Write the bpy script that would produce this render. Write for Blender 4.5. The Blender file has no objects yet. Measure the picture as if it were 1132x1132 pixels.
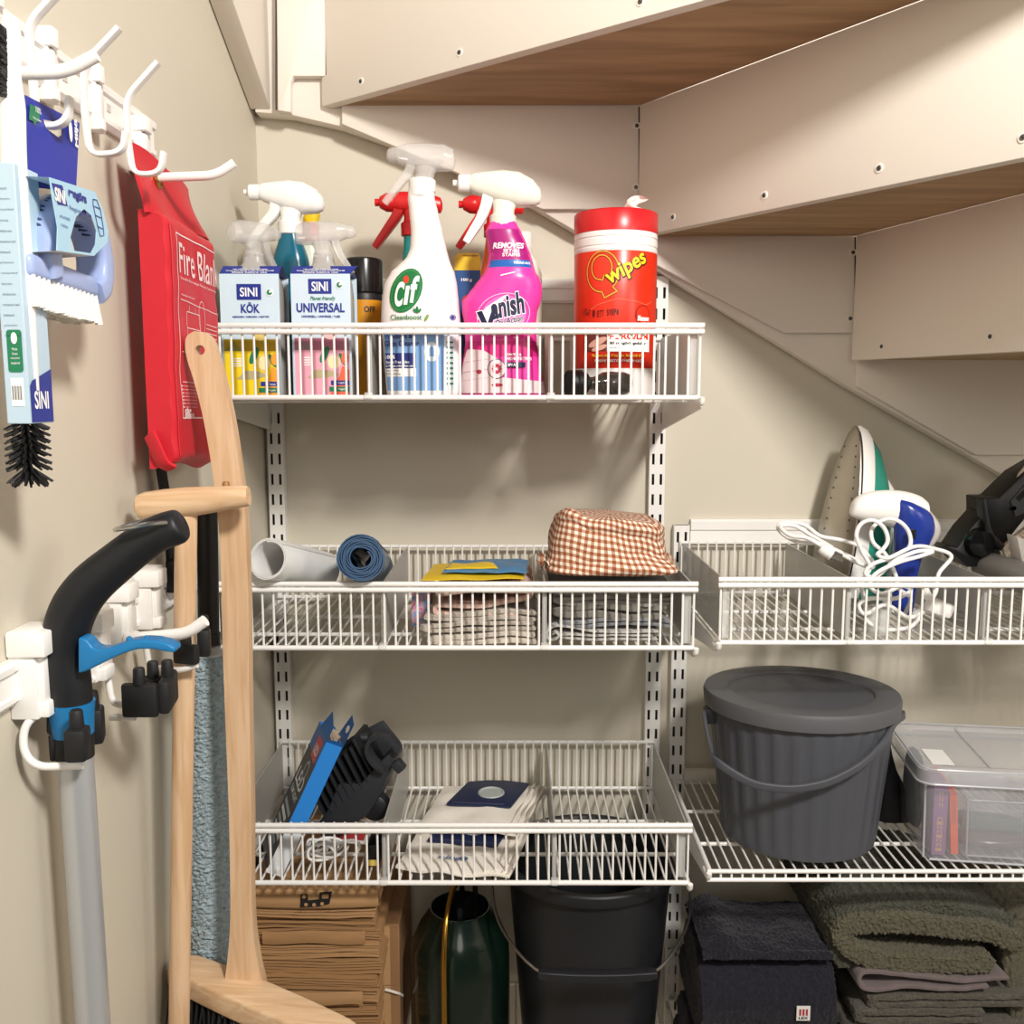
import bpy, bmesh, math, random
from mathutils import Vector as V, Matrix as M, noise
random.seed(7)
SC = bpy.context.scene
COL = SC.collection
PI = math.pi
# ---------------------------------------------------------------- camera geometry (image taken as 1132 x 1132)
F, PITCH, DIST, ZC = 1060.0, 0.1234, 1.521, 1.40
_c, _s = math.cos(PITCH), math.sin(PITCH)
def _ray(px, py):
    a = (px-566)/F; b = (566-py)/F
    return V((a, _c+b*_s, -_s+b*_c))
CAMP = V((0, -DIST, ZC))
def at(px, py, Y):                      # point of the plane y = Y seen at a pixel
    r = _ray(px, py); return CAMP + r*((Y+DIST)/r.y)
def atx(px, py, X):
    r = _ray(px, py); return CAMP + r*(X/r.x)
def atz(px, py, Z):
    r = _ray(px, py); return CAMP + r*((Z-ZC)/r.z)
def atplane(px, py, p, n):
    r = _ray(px, py); return CAMP + r*((V(p)-CAMP).dot(n)/r.dot(n))
# ---------------------------------------------------------------- materials
def lin(h):
    h = h.lstrip('#'); o = []
    for i in (0, 2, 4):
        c = int(h[i:i+2], 16)/255
        o.append(c/12.92 if c <= .04045 else ((c+.055)/1.055)**2.4)
    return (*o, 1)
_mats = {}
def mat(name, col, rough=.5, metal=0, alpha=1, trans=0, bump=None, var=0, vscale=(8, 8, 8), spec=.5, ior=1.45, sub=0, fuzz=0, coat=0):
    if name in _mats: return _mats[name]
    m = bpy.data.materials.new(name); m.use_nodes = True
    nt = m.node_tree; b = nt.nodes['Principled BSDF']
    c = lin(col) if isinstance(col, str) else col
    b.inputs['Base Color'].default_value = c
    b.inputs['Roughness'].default_value = rough
    b.inputs['Metallic'].default_value = metal
    b.inputs['Alpha'].default_value = alpha
    b.inputs['Transmission Weight'].default_value = trans
    b.inputs['Specular IOR Level'].default_value = spec
    b.inputs['IOR'].default_value = ior
    b.inputs['Subsurface Weight'].default_value = sub
    b.inputs['Sheen Weight'].default_value = fuzz
    b.inputs['Coat Weight'].default_value = coat
    m.diffuse_color = c
    L = nt.links.new
    if bump or var:
        tc = nt.nodes.new('ShaderNodeTexCoord'); mp = nt.nodes.new('ShaderNodeMapping')
        L(tc.outputs['Object'], mp.inputs['Vector']); mp.inputs['Scale'].default_value = vscale
        if var:
            n = nt.nodes.new('ShaderNodeTexNoise'); n.inputs['Scale'].default_value = 1; n.inputs['Detail'].default_value = 6
            L(mp.outputs['Vector'], n.inputs['Vector'])
            r = nt.nodes.new('ShaderNodeMapRange'); r.inputs['From Min'].default_value = .3; r.inputs['From Max'].default_value = .7
            r.inputs['To Min'].default_value = 1-var; r.inputs['To Max'].default_value = 1+var
            L(n.outputs['Fac'], r.inputs['Value'])
            mx = nt.nodes.new('ShaderNodeMix'); mx.data_type = 'RGBA'; mx.blend_type = 'MULTIPLY'; mx.inputs['Factor'].default_value = 1
            mx.inputs['A'].default_value = c
            cb = nt.nodes.new('ShaderNodeCombineColor')
            for k in ('Red', 'Green', 'Blue'): L(r.outputs['Result'], cb.inputs[k])
            L(cb.outputs['Color'], mx.inputs['B']); L(mx.outputs['Result'], b.inputs['Base Color'])
        if bump:
            sc, st, dist = bump
            n2 = nt.nodes.new('ShaderNodeTexNoise'); n2.inputs['Scale'].default_value = sc; n2.inputs['Detail'].default_value = 4
            L(tc.outputs['Object'], n2.inputs['Vector'])
            bp = nt.nodes.new('ShaderNodeBump'); bp.inputs['Strength'].default_value = st; bp.inputs['Distance'].default_value = dist
            L(n2.outputs['Fac'], bp.inputs['Height']); L(bp.outputs['Normal'], b.inputs['Normal'])
    _mats[name] = m
    return m
def N(m, t, **kw):
    n = m.node_tree.nodes.new(t)
    for k, v in kw.items(): setattr(n, k, v)
    return n
# ---------------------------------------------------------------- mesh builder
_tc = {}; _th = {}
def text_geo(s, off=0.0):
    off = round(off, 3); key = (s, off)
    if key in _tc: return _tc[key]
    cu = bpy.data.curves.new('t', 'FONT'); cu.body = s; cu.size = 1
    cu.resolution_u = 4; cu.offset = off
    ob = bpy.data.objects.new('t', cu)
    me = ob.to_mesh()
    vs = [(v.co.x, v.co.y) for v in me.vertices]; fs = [list(p.vertices) for p in me.polygons]
    ob.to_mesh_clear(); bpy.data.objects.remove(ob); bpy.data.curves.remove(cu)
    if not vs: vs = [(0, 0), (1, 0), (1, 1)]; fs = []
    if off == 0: _th[s] = (min(v[0] for v in vs), max(v[0] for v in vs), min(v[1] for v in vs), max(v[1] for v in vs))
    elif s not in _th: text_geo(s)
    x0, x1, y0, y1 = _th[s]
    _tc[key] = ([((v[0]-x0)/(x1-x0), (v[1]-y0)/max(1e-6, y1-y0)) for v in vs], fs)
    return _tc[key]
def crs(pts, n=6, closed=False):        # smooth curve through points
    pts = [V(p) for p in pts]; out = []; L = len(pts)
    rng = range(L if closed else L-1)
    for i in rng:
        if closed: p0, p1, p2, p3 = (pts[(i+k-1) % L] for k in range(4))
        else:
            p1, p2 = pts[i], pts[i+1]; p0 = pts[i-1] if i else p1*2-p2; p3 = pts[i+2] if i+2 < L else p2*2-p1
        for k in range(n):
            t = k/n
            out.append(.5*((2*p1)+(p2-p0)*t+(2*p0-5*p1+4*p2-p3)*t*t+(3*p1-p0-3*p2+p3)*t**3))
    if not closed: out.append(pts[-1])
    return out
def fillet(pts, r, n=5):                # rounded corners
    pts = [V(p) for p in pts]; out = [pts[0]]
    for i in range(1, len(pts)-1):
        a, b, c = pts[i-1], pts[i], pts[i+1]
        d1 = min(r, (a-b).length*.49); d2 = min(r, (c-b).length*.49)
        s, e = b+(a-b).normalized()*d1, b+(c-b).normalized()*d2
        for k in range(n+1):
            t = k/n; out.append(s*(1-t)**2+b*2*t*(1-t)+e*t*t)
    out.append(pts[-1]); return out
class MB:
    def __init__(s, m=None):
        s.v = []; s.f = []; s.mi = []; s.ms = []; s.cur = 0; s.T = None
        if m: s.mat(m)
    def mat(s, m):
        if m not in s.ms: s.ms.append(m)
        s.cur = s.ms.index(m); return s
    def add(s, vs, fs):
        b = len(s.v)
        s.v += [(s.T @ V(v) if s.T else V(v)) for v in vs]
        s.f += [[i+b for i in f] for f in fs]; s.mi += [s.cur]*len(fs); return s
    def bm(s, bm):
        bm.verts.ensure_lookup_table()
        for i, v in enumerate(bm.verts): v.index = i
        s.add([v.co.copy() for v in bm.verts], [[v.index for v in f.verts] for f in bm.faces]); bm.free(); return s
    def box(s, c, d, bev=0, R=None, seg=2):
        bm = bmesh.new(); bmesh.ops.create_cube(bm, size=1)
        for v in bm.verts: v.co = V((v.co.x*d[0], v.co.y*d[1], v.co.z*d[2]))
        if bev: bmesh.ops.bevel(bm, geom=bm.edges[:], offset=bev, segments=seg, affect='EDGES', profile=.5)
        T = M.Translation(c)
        if R is not None: T = T @ (R.to_4x4() if len(R) == 3 else R)
        for v in bm.verts: v.co = T @ v.co
        return s.bm(bm)
    def tube(s, pts, r, n=8, closed=False, caps=True, flat=None, up=None):
        # flat=(a,b): elliptical / rectangular section instead of a round one
        pts = [V(p) for p in pts]; L = len(pts); rs = r if isinstance(r, (list, tuple)) else [r]*L
        tg = []
        for i in range(L):
            if closed: t = pts[(i+1) % L]-pts[i-1]
            else: t = pts[min(i+1, L-1)]-pts[max(i-1, 0)]
            tg.append(t.normalized() if t.length > 1e-9 else V((0, 0, 1)))
        nrm = V(up) if up else (V((0, 0, 1)) if abs(tg[0].z) < .9 else V((1, 0, 0)))
        vs = []; fs = []
        for i in range(L):
            t = tg[i]
            if up: nrm = V(up)
            nrm = (nrm-t*nrm.dot(t))
            nrm = nrm.normalized() if nrm.length > 1e-6 else t.orthogonal().normalized()
            bn = t.cross(nrm)
            k = 1.0
            for j in range(n):
                a = 2*PI*(j+.5)/n
                ca, sa = math.cos(a), math.sin(a)
                if flat:
                    e = .35
                    ca = math.copysign(abs(ca)**e, ca)*flat[0]; sa = math.copysign(abs(sa)**e, sa)*flat[1]
                vs.append(pts[i]+(nrm*ca+bn*sa)*rs[i]*k)
        R = L if closed else L-1
        for i in range(R):
            for j in range(n):
                a, b = i*n+j, i*n+(j+1) % n; i2 = (i+1) % L
                fs.append([a, b, i2*n+(j+1) % n, i2*n+j])
        if caps and not closed:
            fs.append(list(range(n))[::-1]); fs.append([(L-1)*n+j for j in range(n)])
        return s.add(vs, fs)
    def lathe(s, prof, n=32, o=(0, 0, 0), R=None, fn=None):
        vs = []; fs = []; o = V(o)
        for (r, z) in prof:
            for j in range(n):
                a = 2*PI*j/n; k = fn(a, r, z) if fn else 1
                p = V((r*k*math.cos(a), r*k*math.sin(a), z))
                vs.append(o+(R @ p if R is not None else p))
        for i in range(len(prof)-1):
            for j in range(n):
                fs.append([i*n+j, i*n+(j+1) % n, (i+1)*n+(j+1) % n, (i+1)*n+j])
        if prof[0][0] > 1e-5: fs.append(list(range(n))[::-1])
        if prof[-1][0] > 1e-5: fs.append([(len(prof)-1)*n+j for j in range(n)])
        return s.add(vs, fs)
    def loft(s, rings, caps=True):
        n = len(rings[0]); vs = [p for r in rings for p in r]; fs = []
        for i in range(len(rings)-1):
            for j in range(n):
                fs.append([i*n+j, i*n+(j+1) % n, (i+1)*n+(j+1) % n, (i+1)*n+j])
        if caps: fs.append(list(range(n))[::-1]); fs.append([(len(rings)-1)*n+j for j in range(n)])
        return s.add(vs, fs)
    def prism(s, poly, d, o=(0, 0, 0), bev=0, seg=2):
        # polygon given as 3D points, extruded by vector d
        bm = bmesh.new(); o = V(o); d = V(d)
        a = [bm.verts.new(V(p)+o) for p in poly]; b = [bm.verts.new(V(p)+o+d) for p in poly]
        L = len(poly)
        bm.faces.new(a); bm.faces.new(b[::-1])
        for i in range(L): bm.faces.new([a[i], b[i], b[(i+1) % L], a[(i+1) % L]])
        bmesh.ops.recalc_face_normals(bm, faces=bm.faces[:])
        if bev: bmesh.ops.bevel(bm, geom=bm.edges[:], offset=bev, segments=seg, affect='EDGES', profile=.5)
        return s.bm(bm)
    def grid(s, fn, nu, nv, cu=False, flip=False):
        vs = [fn(i/nu, j/nv) for i in range(nu+(0 if cu else 1)) for j in range(nv+1)]; fs = []
        w = nv+1; T = nu if cu else nu+1
        for i in range(nu):
            for j in range(nv):
                q = [i*w+j, ((i+1) % T)*w+j, ((i+1) % T)*w+j+1, i*w+j+1]
                fs.append(q[::-1] if flip else q)
        return s.add(vs, fs)
    def flat(s, pts2, fn, maxlen=.004):
        # a filled 2D outline (concave allowed) laid onto a surface: fn(u,v) -> point
        bm = bmesh.new(); vs = [bm.verts.new((p[0], p[1], 0)) for p in pts2]; bm.faces.new(vs)
        return s._drape(bm, fn, maxlen)
    def _drape(s, bm, fn, maxlen):
        bmesh.ops.triangulate(bm, faces=bm.faces[:])
        for _ in range(7):
            es = [e for e in bm.edges if e.calc_length() > maxlen]
            if not es or len(bm.verts) > 6000: break
            bmesh.ops.subdivide_edges(bm, edges=es, cuts=1)
            bmesh.ops.triangulate(bm, faces=[f for f in bm.faces if len(f.verts) > 3])
        for v in bm.verts: v.co = V(fn(v.co.x, v.co.y))
        return s.bm(bm)
    def text(s, t, u, v, w, h, fn, bold=0, slant=0, rot=0, maxlen=.006):
        # letters in the box (u,v)-(u+w,v+h) of the surface fn
        text_geo(t); rh = _th[t][3]-_th[t][2] if t in _th else 1
        vs, fs = text_geo(t, min(.07, bold/max(1e-6, h)*rh)) if bold else text_geo(t)
        offs = [(0, 0)]
        ca, sa = math.cos(rot), math.sin(rot)
        for ox, oy in offs:
            bm = bmesh.new(); bv = []
            for (x, y) in vs:
                X = x*w+ox+slant*y*h; Y = y*h+oy
                bv.append(bm.verts.new((u+X*ca-Y*sa, v+X*sa+Y*ca, 0)))
            for f in fs:
                try: bm.faces.new([bv[i] for i in f])
                except ValueError: pass
            s._drape(bm, fn, maxlen)
        return s
    def build(s, name, parent=None, smooth=38, kind=None):
        me = bpy.data.meshes.new(name)
        me.from_pydata([tuple(v) for v in s.v], [], s.f)
        for m in s.ms: me.materials.append(m)
        me.polygons.foreach_set('material_index', s.mi)
        if smooth:
            me.polygons.foreach_set('use_smooth', [True]*len(me.polygons))
            me.set_sharp_from_angle(angle=math.radians(smooth))
        me.update()
        o = bpy.data.objects.new(name, me); COL.objects.link(o)
        if parent: o.parent = parent
        if kind: o['kind'] = kind
        return o
def thing(name, label, cat, loc=(0, 0, 0), rotz=0, group=None, rot=None):
    o = bpy.data.objects.new(name, None); COL.objects.link(o); o.empty_display_size = .03
    o.location = loc; o.rotation_euler = rot if rot else (0, 0, rotz)
    o['label'] = label; o['category'] = cat
    if group: o['group'] = group
    return o
def tag(o, label, cat, group=None):
    o['label'] = label; o['category'] = cat
    if group: o['group'] = group
    return o
def plane_fn(o, ux, uy):                # flat surface: origin and two unit directions
    o, ux, uy = V(o), V(ux), V(uy)
    return lambda u, v: o+ux*u+uy*v
def cyl_fn(r, y0=0, x0=0):              # front (towards -y) of an upright cylinder; u = arc length
    return lambda u, v: V((x0+r*math.sin(u/r), y0-r*math.cos(u/r), v))
def rrect(w, h, r, n=5, cx=0, cy=0):    # rounded rectangle outline
    o = []
    for sx, sy, a0 in ((1, 1, 0), (-1, 1, 90), (-1, -1, 180), (1, -1, 270)):
        for k in range(n+1):
            a = math.radians(a0+90*k/n)
            o.append((cx+sx*(w/2-r)+r*math.cos(a), cy+sy*(h/2-r)+r*math.sin(a)))
    return o
def ellipse(cx, cy, a, b, n=28, rot=0):
    ca, sa = math.cos(rot), math.sin(rot)
    return [(cx+a*math.cos(t)*ca-b*math.sin(t)*sa, cy+a*math.cos(t)*sa+b*math.sin(t)*ca) for t in (2*PI*k/n for k in range(n))]
def rect(x0, y0, x1, y1): return [(x0, y0), (x1, y0), (x1, y1), (x0, y1)]
def sell(hw, hd, n, k, cx=0, cy=0, z=0):  # superellipse ring of k points
    o = []
    for j in range(k):
        a = 2*PI*j/k; c, s_ = math.cos(a), math.sin(a)
        o.append(V((cx+hw*math.copysign(abs(c)**(2/n), c), cy+hd*math.copysign(abs(s_)**(2/n), s_), z)))
    return o
def fluff(o, size, strength, lv=2):      # pile of terry: fine procedural displacement
    t = bpy.data.textures.get('pile%g' % size) or bpy.data.textures.new('pile%g' % size, 'CLOUDS'); t.noise_scale = size; t.noise_depth = 1
    s = o.modifiers.new('subdivision', 'SUBSURF'); s.subdivision_type = 'SIMPLE'; s.levels = s.render_levels = lv
    d = o.modifiers.new('pile', 'DISPLACE'); d.texture = t; d.texture_coords = 'LOCAL'; d.strength = strength; d.mid_level = .5
    o.data.polygons.foreach_set('use_smooth', [True]*len(o.data.polygons)); return o
def RX(a): return M.Rotation(a, 3, 'X')
def RY(a): return M.Rotation(a, 3, 'Y')
def RZ(a): return M.Rotation(a, 3, 'Z')
def nz(p, sc=1.0, seed=0): return noise.noise(V((p[0]*sc+seed*7.3, p[1]*sc+seed*3.1, p[2]*sc-seed*5.7)))
# ---------------------------------------------------------------- camera, light
cam = bpy.data.cameras.new('camera'); co = bpy.data.objects.new('camera', cam); COL.objects.link(co)
cam.sensor_width = 36; cam.lens = 36*F/1132; cam.clip_start = .02
co.location = CAMP; co.rotation_euler = (PI/2-PITCH, 0, 0); SC.camera = co
w = bpy.data.worlds.new('world'); SC.world = w; w.use_nodes = True
w.node_tree.nodes['Background'].inputs['Color'].default_value = (1.0, .975, .945, 1)
w.node_tree.nodes['Background'].inputs['Strength'].default_value = .07
def area(name, loc, target, size, power, col):
    l = bpy.data.lights.new(name, 'AREA'); l.shape = 'DISK'; l.size = size; l.energy = power; l.color = col
    o = bpy.data.objects.new(name, l); COL.objects.link(o); o.location = loc
    o.rotation_euler = (V(target)-V(loc)).to_track_quat('-Z', 'Y').to_euler()
area('ceiling_lamp', (.66, -1.88, 2.36), (.05, 0, 1.35), .26, 46, (1, .95, .88))
area('side_fill', (1.35, -1.5, 1.75), (-.39, -.7, 1.0), .5, 6, (1, .96, .9))  # added fill from the right to brighten the left wall, no real fixture
area('front_fill', (.1, -3.6, 2.1), (0, 0, 1.2), .9, 9, (1, .955, .89))  # added weak frontal fill, large and soft, stands for no fixture
vs_ = SC.view_settings; vs_.view_transform = 'Standard'; vs_.look = 'None'; vs_.gamma = 1; vs_.use_curve_mapping = False; vs_.exposure = -.05
# ---------------------------------------------------------------- common materials
WALL = mat('wall_paint', '#d0c9b9', .55, bump=(55, .05, .004))
WHITE = mat('white_enamel', '#f1efec', .32)
WPL = mat('white_plastic', '#f3f1ee', .38)
STW = mat('stair_white', '#ece4da', .5, bump=(160, .04, .002))
CLEAR = mat('clear_plastic', '#f4f4f2', .12, alpha=.34)
FROST = mat('frosted_sheet', '#b9b7b2', .35, alpha=.74)
BLACK = mat('black_plastic', '#0f0f11', .42)
RUBBER = mat('black_rubber', '#1a1a1c', .6)
STEEL = mat('steel', '#b9b9b8', .28, metal=1)
DARK = mat('slot_dark', '#22201e', .8)
def wood_mat(name, c1, c2, axis='Z', scale=30, rough=.45, stretch=12):
    m = mat(name, c1, rough); nt = m.node_tree; b = nt.nodes['Principled BSDF']; L = nt.links.new
    tc = N(m, 'ShaderNodeTexCoord'); mp = N(m, 'ShaderNodeMapping'); L(tc.outputs['Object'], mp.inputs[0])
    sc = [scale]*3; sc['XYZ'.index(axis)] = scale/stretch; mp.inputs['Scale'].default_value = sc
    n = N(m, 'ShaderNodeTexNoise'); n.inputs['Scale'].default_value = 1; n.inputs['Detail'].default_value = 8; n.inputs['Distortion'].default_value = .6
    L(mp.outputs[0], n.inputs['Vector'])
    r = N(m, 'ShaderNodeValToRGB'); r.color_ramp.elements[0].color = lin(c2); r.color_ramp.elements[1].color = lin(c1)
    r.color_ramp.elements[0].position = .35; r.color_ramp.elements[1].position = .62
    L(n.outputs['Fac'], r.inputs['Fac']); L(r.outputs['Color'], b.inputs['Base Color'])
    return m
OAK = wood_mat('oak_laminate', '#b4926c', '#987854', 'X', 34, .5, 9)
BEECH = wood_mat('beech', '#d9b896', '#c9a47e', 'Z', 130, .42, 14)
BEECHX = wood_mat('beech_crosswise', '#dfbf9c', '#cda982', 'X', 130, .42, 14)
# ---------------------------------------------------------------- room shell
def struct(name, c, d, m):
    o = MB(m).box(c, d).build(name, None, 0); o['kind'] = 'structure'; return o
FLOORM = mat('floor_vinyl', '#8d8377', .5, var=.08, vscale=(9, 9, 9))
struct('wall_back', (.6, .05, 1.3), (2.4, .1, 2.6), WALL)
struct('wall_left', (-.44, -.95, 1.3), (.1, 2.1, 2.6), WALL)
struct('wall_right', (1.75, -.95, 1.3), (.1, 2.1, 2.6), WALL)
struct('floor', (.6, -1.2, -.05), (2.4, 2.6, .1), FLOORM)
# ---------------------------------------------------------------- underside of the winding stair
ST = thing('staircase', 'white winding staircase seen from below with oak tread undersides above the shelves', 'staircase', (0, 0, 1.4))
_o = V((0, 0, 1.4))
def pl(pts, Y): return [at(x, y, Y)-_o for x, y in pts]
YS, YF = -.034, -.046
# stringer along the back wall
low = [(282, 124), (322, 127), (378, 140), (473, 174), (579, 222), (634, 254), (724, 296), (852, 374), (939, 428), (1121, 532), (1240, 600), (1420, 703)]
MB(STW).prism(pl(low+[(1420, -60), (282, -60)], YS), (0, -YS-.001, 0), bev=.0015).build('stringer', ST, 30)
pp = [[(378, 116), (712, 116), (712, 231), (600, 231), (378, 137)],
      [(700, 260), (950, 260), (945, 368), (868, 368), (700, 279)],
      [(947, 396), (1420, 396), (1420, 503), (1079, 503), (948, 427)]]
for p in pp: MB(STW).prism(pl(p, YF), (0, .0115, 0), bev=.0012).build('end_panel', ST, 30)
MB(STW).prism(pl([(305, -60), (361, -60), (361, 84), (324, 84), (321, 92), (321, 124), (307, 122)], YF-.004), (0, .015, 0), bev=.0015).build('end_panel', ST, 30)
# stringer on the left wall, sloping up towards the viewer
a0 = at(283, 121, YS); a1 = atx(232, 0, -.388); dr = (a1-a0).normalized()
A = [a0-_o, a0+dr*1.1-_o]; up = V((0, 0, .45))
lw = .030
poly = [V((0, A[0].y, A[0].z)), V((0, A[1].y, A[1].z)), V((0, A[1].y, A[1].z))+up, V((0, A[0].y, A[0].z))+up]
MB(STW).prism([V((-.3885, p.y, p.z)) for p in poly], (lw, 0, 0), bev=.0015).build('stringer', ST, 30)
# risers and treads
SCR = mat('screw_head', '#6e6a64', .4, metal=.8)
def screw(p, n):
    q = V((0, 0, 1)).rotation_difference(n).to_matrix()
    MB(mat('screw_recess', '#f4f0ea', .4)).lathe([(.0001, .0004), (.0052, .0004), (.0055, -.001)], 16, p-_o, q).mat(SCR).lathe([(.0001, .0011), (.0028, .0011), (.0033, .0002)], 14, p-_o, q).mat(DARK).box(p-_o+n*.0012, (.0011, .0034, .0003), R=q).build('screw', ST)
z1 = at(540, 117, YF).z; z2 = at(830, 261.5, YF).z; z3 = at(1000, 398.5, YF).z
TH = .018
def riser(c0, c1, zt, zb, length, top):
    d = (c1-c0); d.z = 0; d.normalize()
    n = V((d.y, -d.x, 0))
    if n.y > 0: n = -n
    e = c0+d*length
    P4 = [V((c0.x, c0.y, zb)), V((e.x, e.y, zb)), V((e.x, e.y, zt)), V((c0.x, c0.y, zt))]
    MB(STW).prism([p-_o for p in P4], -n*TH, bev=.0012).build('riser', ST, 30)
    return c0, d, n
def tread(q0, d0, q1, d1, z, l0, l1):
    pts = [q0, q0+d0*l0, q1+d1*l1, q1]
    MB(OAK).prism([V((p.x, p.y, z))-_o for p in pts], (0, 0, .036)).build('tread', ST, 30)
r1 = riser(atz(356, 117.5, z1), atz(780, 0, z1), z1+.24, z1, .80, 0)
r2 = riser(atz(707, 117, z1), atz(1020, 0, z1), z1, z2, .80, 0)
c3 = at(947, 260.5, YF); r3 = riser(atz(947, 260.5, z2), atz(1132, 214, z2), z2, z3, .75, 0)
c4 = at(1190, 399, YF); d4 = (r3[1]+V((.35, .02, 0))).normalized()
bk = V((0, .018, 0))
tread(r1[0]-r1[2]*.002+r1[1]*.004, r1[1], V((r2[0].x, YF, 0))+r2[1]*.004, r2[1], z1+.0005, .80, .80)
tread(r2[0]-r2[2]*.002+r2[1]*.004, r2[1], V((r3[0].x, YF, 0))+r3[1]*.004, r3[1], z2+.0005, .80, .72)
tread(r3[0]-r3[2]*.002+r3[1]*.004, r3[1], c4, d4, z3+.0005, .72, .5)
for (r, l) in ((r1, [(399, 90), (508, 58), (708, 2)]), (r2, [(744, 240), (845, 216), (972, 186), (1131, 152)]), (r3, [(975, 383), (1095, 372)])):
    for px, py in l: screw(atplane(px, py, r[0], r[2])+r[2]*.0005, r[2])
for px, py in ((704, 139), (703, 207), (943, 279), (940, 352)): screw(at(px, py, YF)+V((0, -.0005, 0)), V((0, -1, 0)))
GAP = mat('joint_shadow_gap', '#4a433b', .9)
for x_, y0_, y1_, Y_ in ((706.5, 118, 231, YF-.0006), (945.5, 262, 368, YF-.0006), (360.5, -20, 83, YF-.0046), (305, -20, 121, YF-.0046)):
    a_, c_ = at(x_, y0_, Y_)-_o, at(x_, y1_, Y_)-_o; MB(GAP).prism([a_+V((-.0010, 0, 0)), a_+V((.0010, 0, 0)), c_+V((.0010, 0, 0)), c_+V((-.0010, 0, 0))], (0, .004, 0)).build('joint_gap', ST, 0)
# ---------------------------------------------------------------- wall standards
def standard(X, ztop, zbot, z_slot, label):
    o = thing('wall_standard', label, 'shelf standard', (X, 0, zbot), group='slotted wall standards')
    b = MB(WHITE); W, Dp = .0245, .016; h = ztop-zbot
    xs = [-W/2, -.0082, -.0042, .0042, .0082, W/2]
    zs = [0]; z = (z_slot-zbot) % .032
    while z+.0085 < h:
        if z-.0085 > 0: zs += [z-.0085, z+.0085]
        z += .032
    zs.append(h)
    for i in range(5):
        for j in range(len(zs)-1):
            x0, x1, q0, q1 = xs[i], xs[i+1], zs[j], zs[j+1]
            if i in (1, 3) and j % 2 == 1:
                for (p, q) in (((x0, q0), (x1, q0)), ((x1, q0), (x1, q1)), ((x1, q1), (x0, q1)), ((x0, q1), (x0, q0))):
                    b.add([(p[0], -Dp, p[1]), (q[0], -Dp, q[1]), (q[0], -Dp+.002, q[1]), (p[0], -Dp+.002, p[1])], [[0, 1, 2, 3]])
                continue
            b.add([(x0, -Dp, q0), (x1, -Dp, q0), (x1, -Dp, q1), (x0, -Dp, q1)], [[0, 1, 2, 3]])
    for sx in (-1, 1): b.box((sx*(W/2-.0007), -Dp/2, h/2), (.0014, Dp-.0004, h))
    b.mat(mat('channel_shade', '#4a463f', .8)).box((0, -.0012, h/2), (W-.003, .002, h-.002))  # back plate coloured dark for the shade inside the hollow channel
    b.build('channel', o, 20)
    return o
zs0 = at(304.4, 485, -.016).z
standard(-.3713, 1.595, .30, zs0, 'tall slotted white wall standard behind the left end of the left shelves')
standard(.2283, 1.578, .30, zs0, 'tall slotted white wall standard behind the right end of the left shelves')
standard(.2695, 1.192, .30, zs0+.004, 'shorter slotted white wall standard at the left end of the right shelves')
def hang_rail(x0, x1, z0, z1, label):
    b = MB(WHITE); h = z1-z0
    prof = [(0, 0), (-.004, 0), (-.008, .004), (-.008, h*.55), (-.0115, h*.6), (-.0115, h-.003), (-.008, h), (0, h)]
    b.prism([V((0, p[0]-.0005, p[1])) for p in prof], (x1-x0, 0, 0), o=(x0, 0, z0))
    return tag(b.build('hang_rail', None, 25), label, 'rail', 'horizontal hang rails')
hang_rail(-.36, .2145, 1.5385, 1.5755, 'white horizontal hang rail on the wall behind the spray bottles')
hang_rail(.2845, .86, 1.160, 1.2005, 'white horizontal hang rail above the right basket behind the iron')
tag(MB(mat('pipe_white', '#d9d2c6', .4)).tube([(.28, -.014, .777), (1.1, -.014, .777)], .0135, 16).build('wall_pipe'), 'pale horizontal pipe along the back wall behind the grey lidded bucket', 'pipe')
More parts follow.
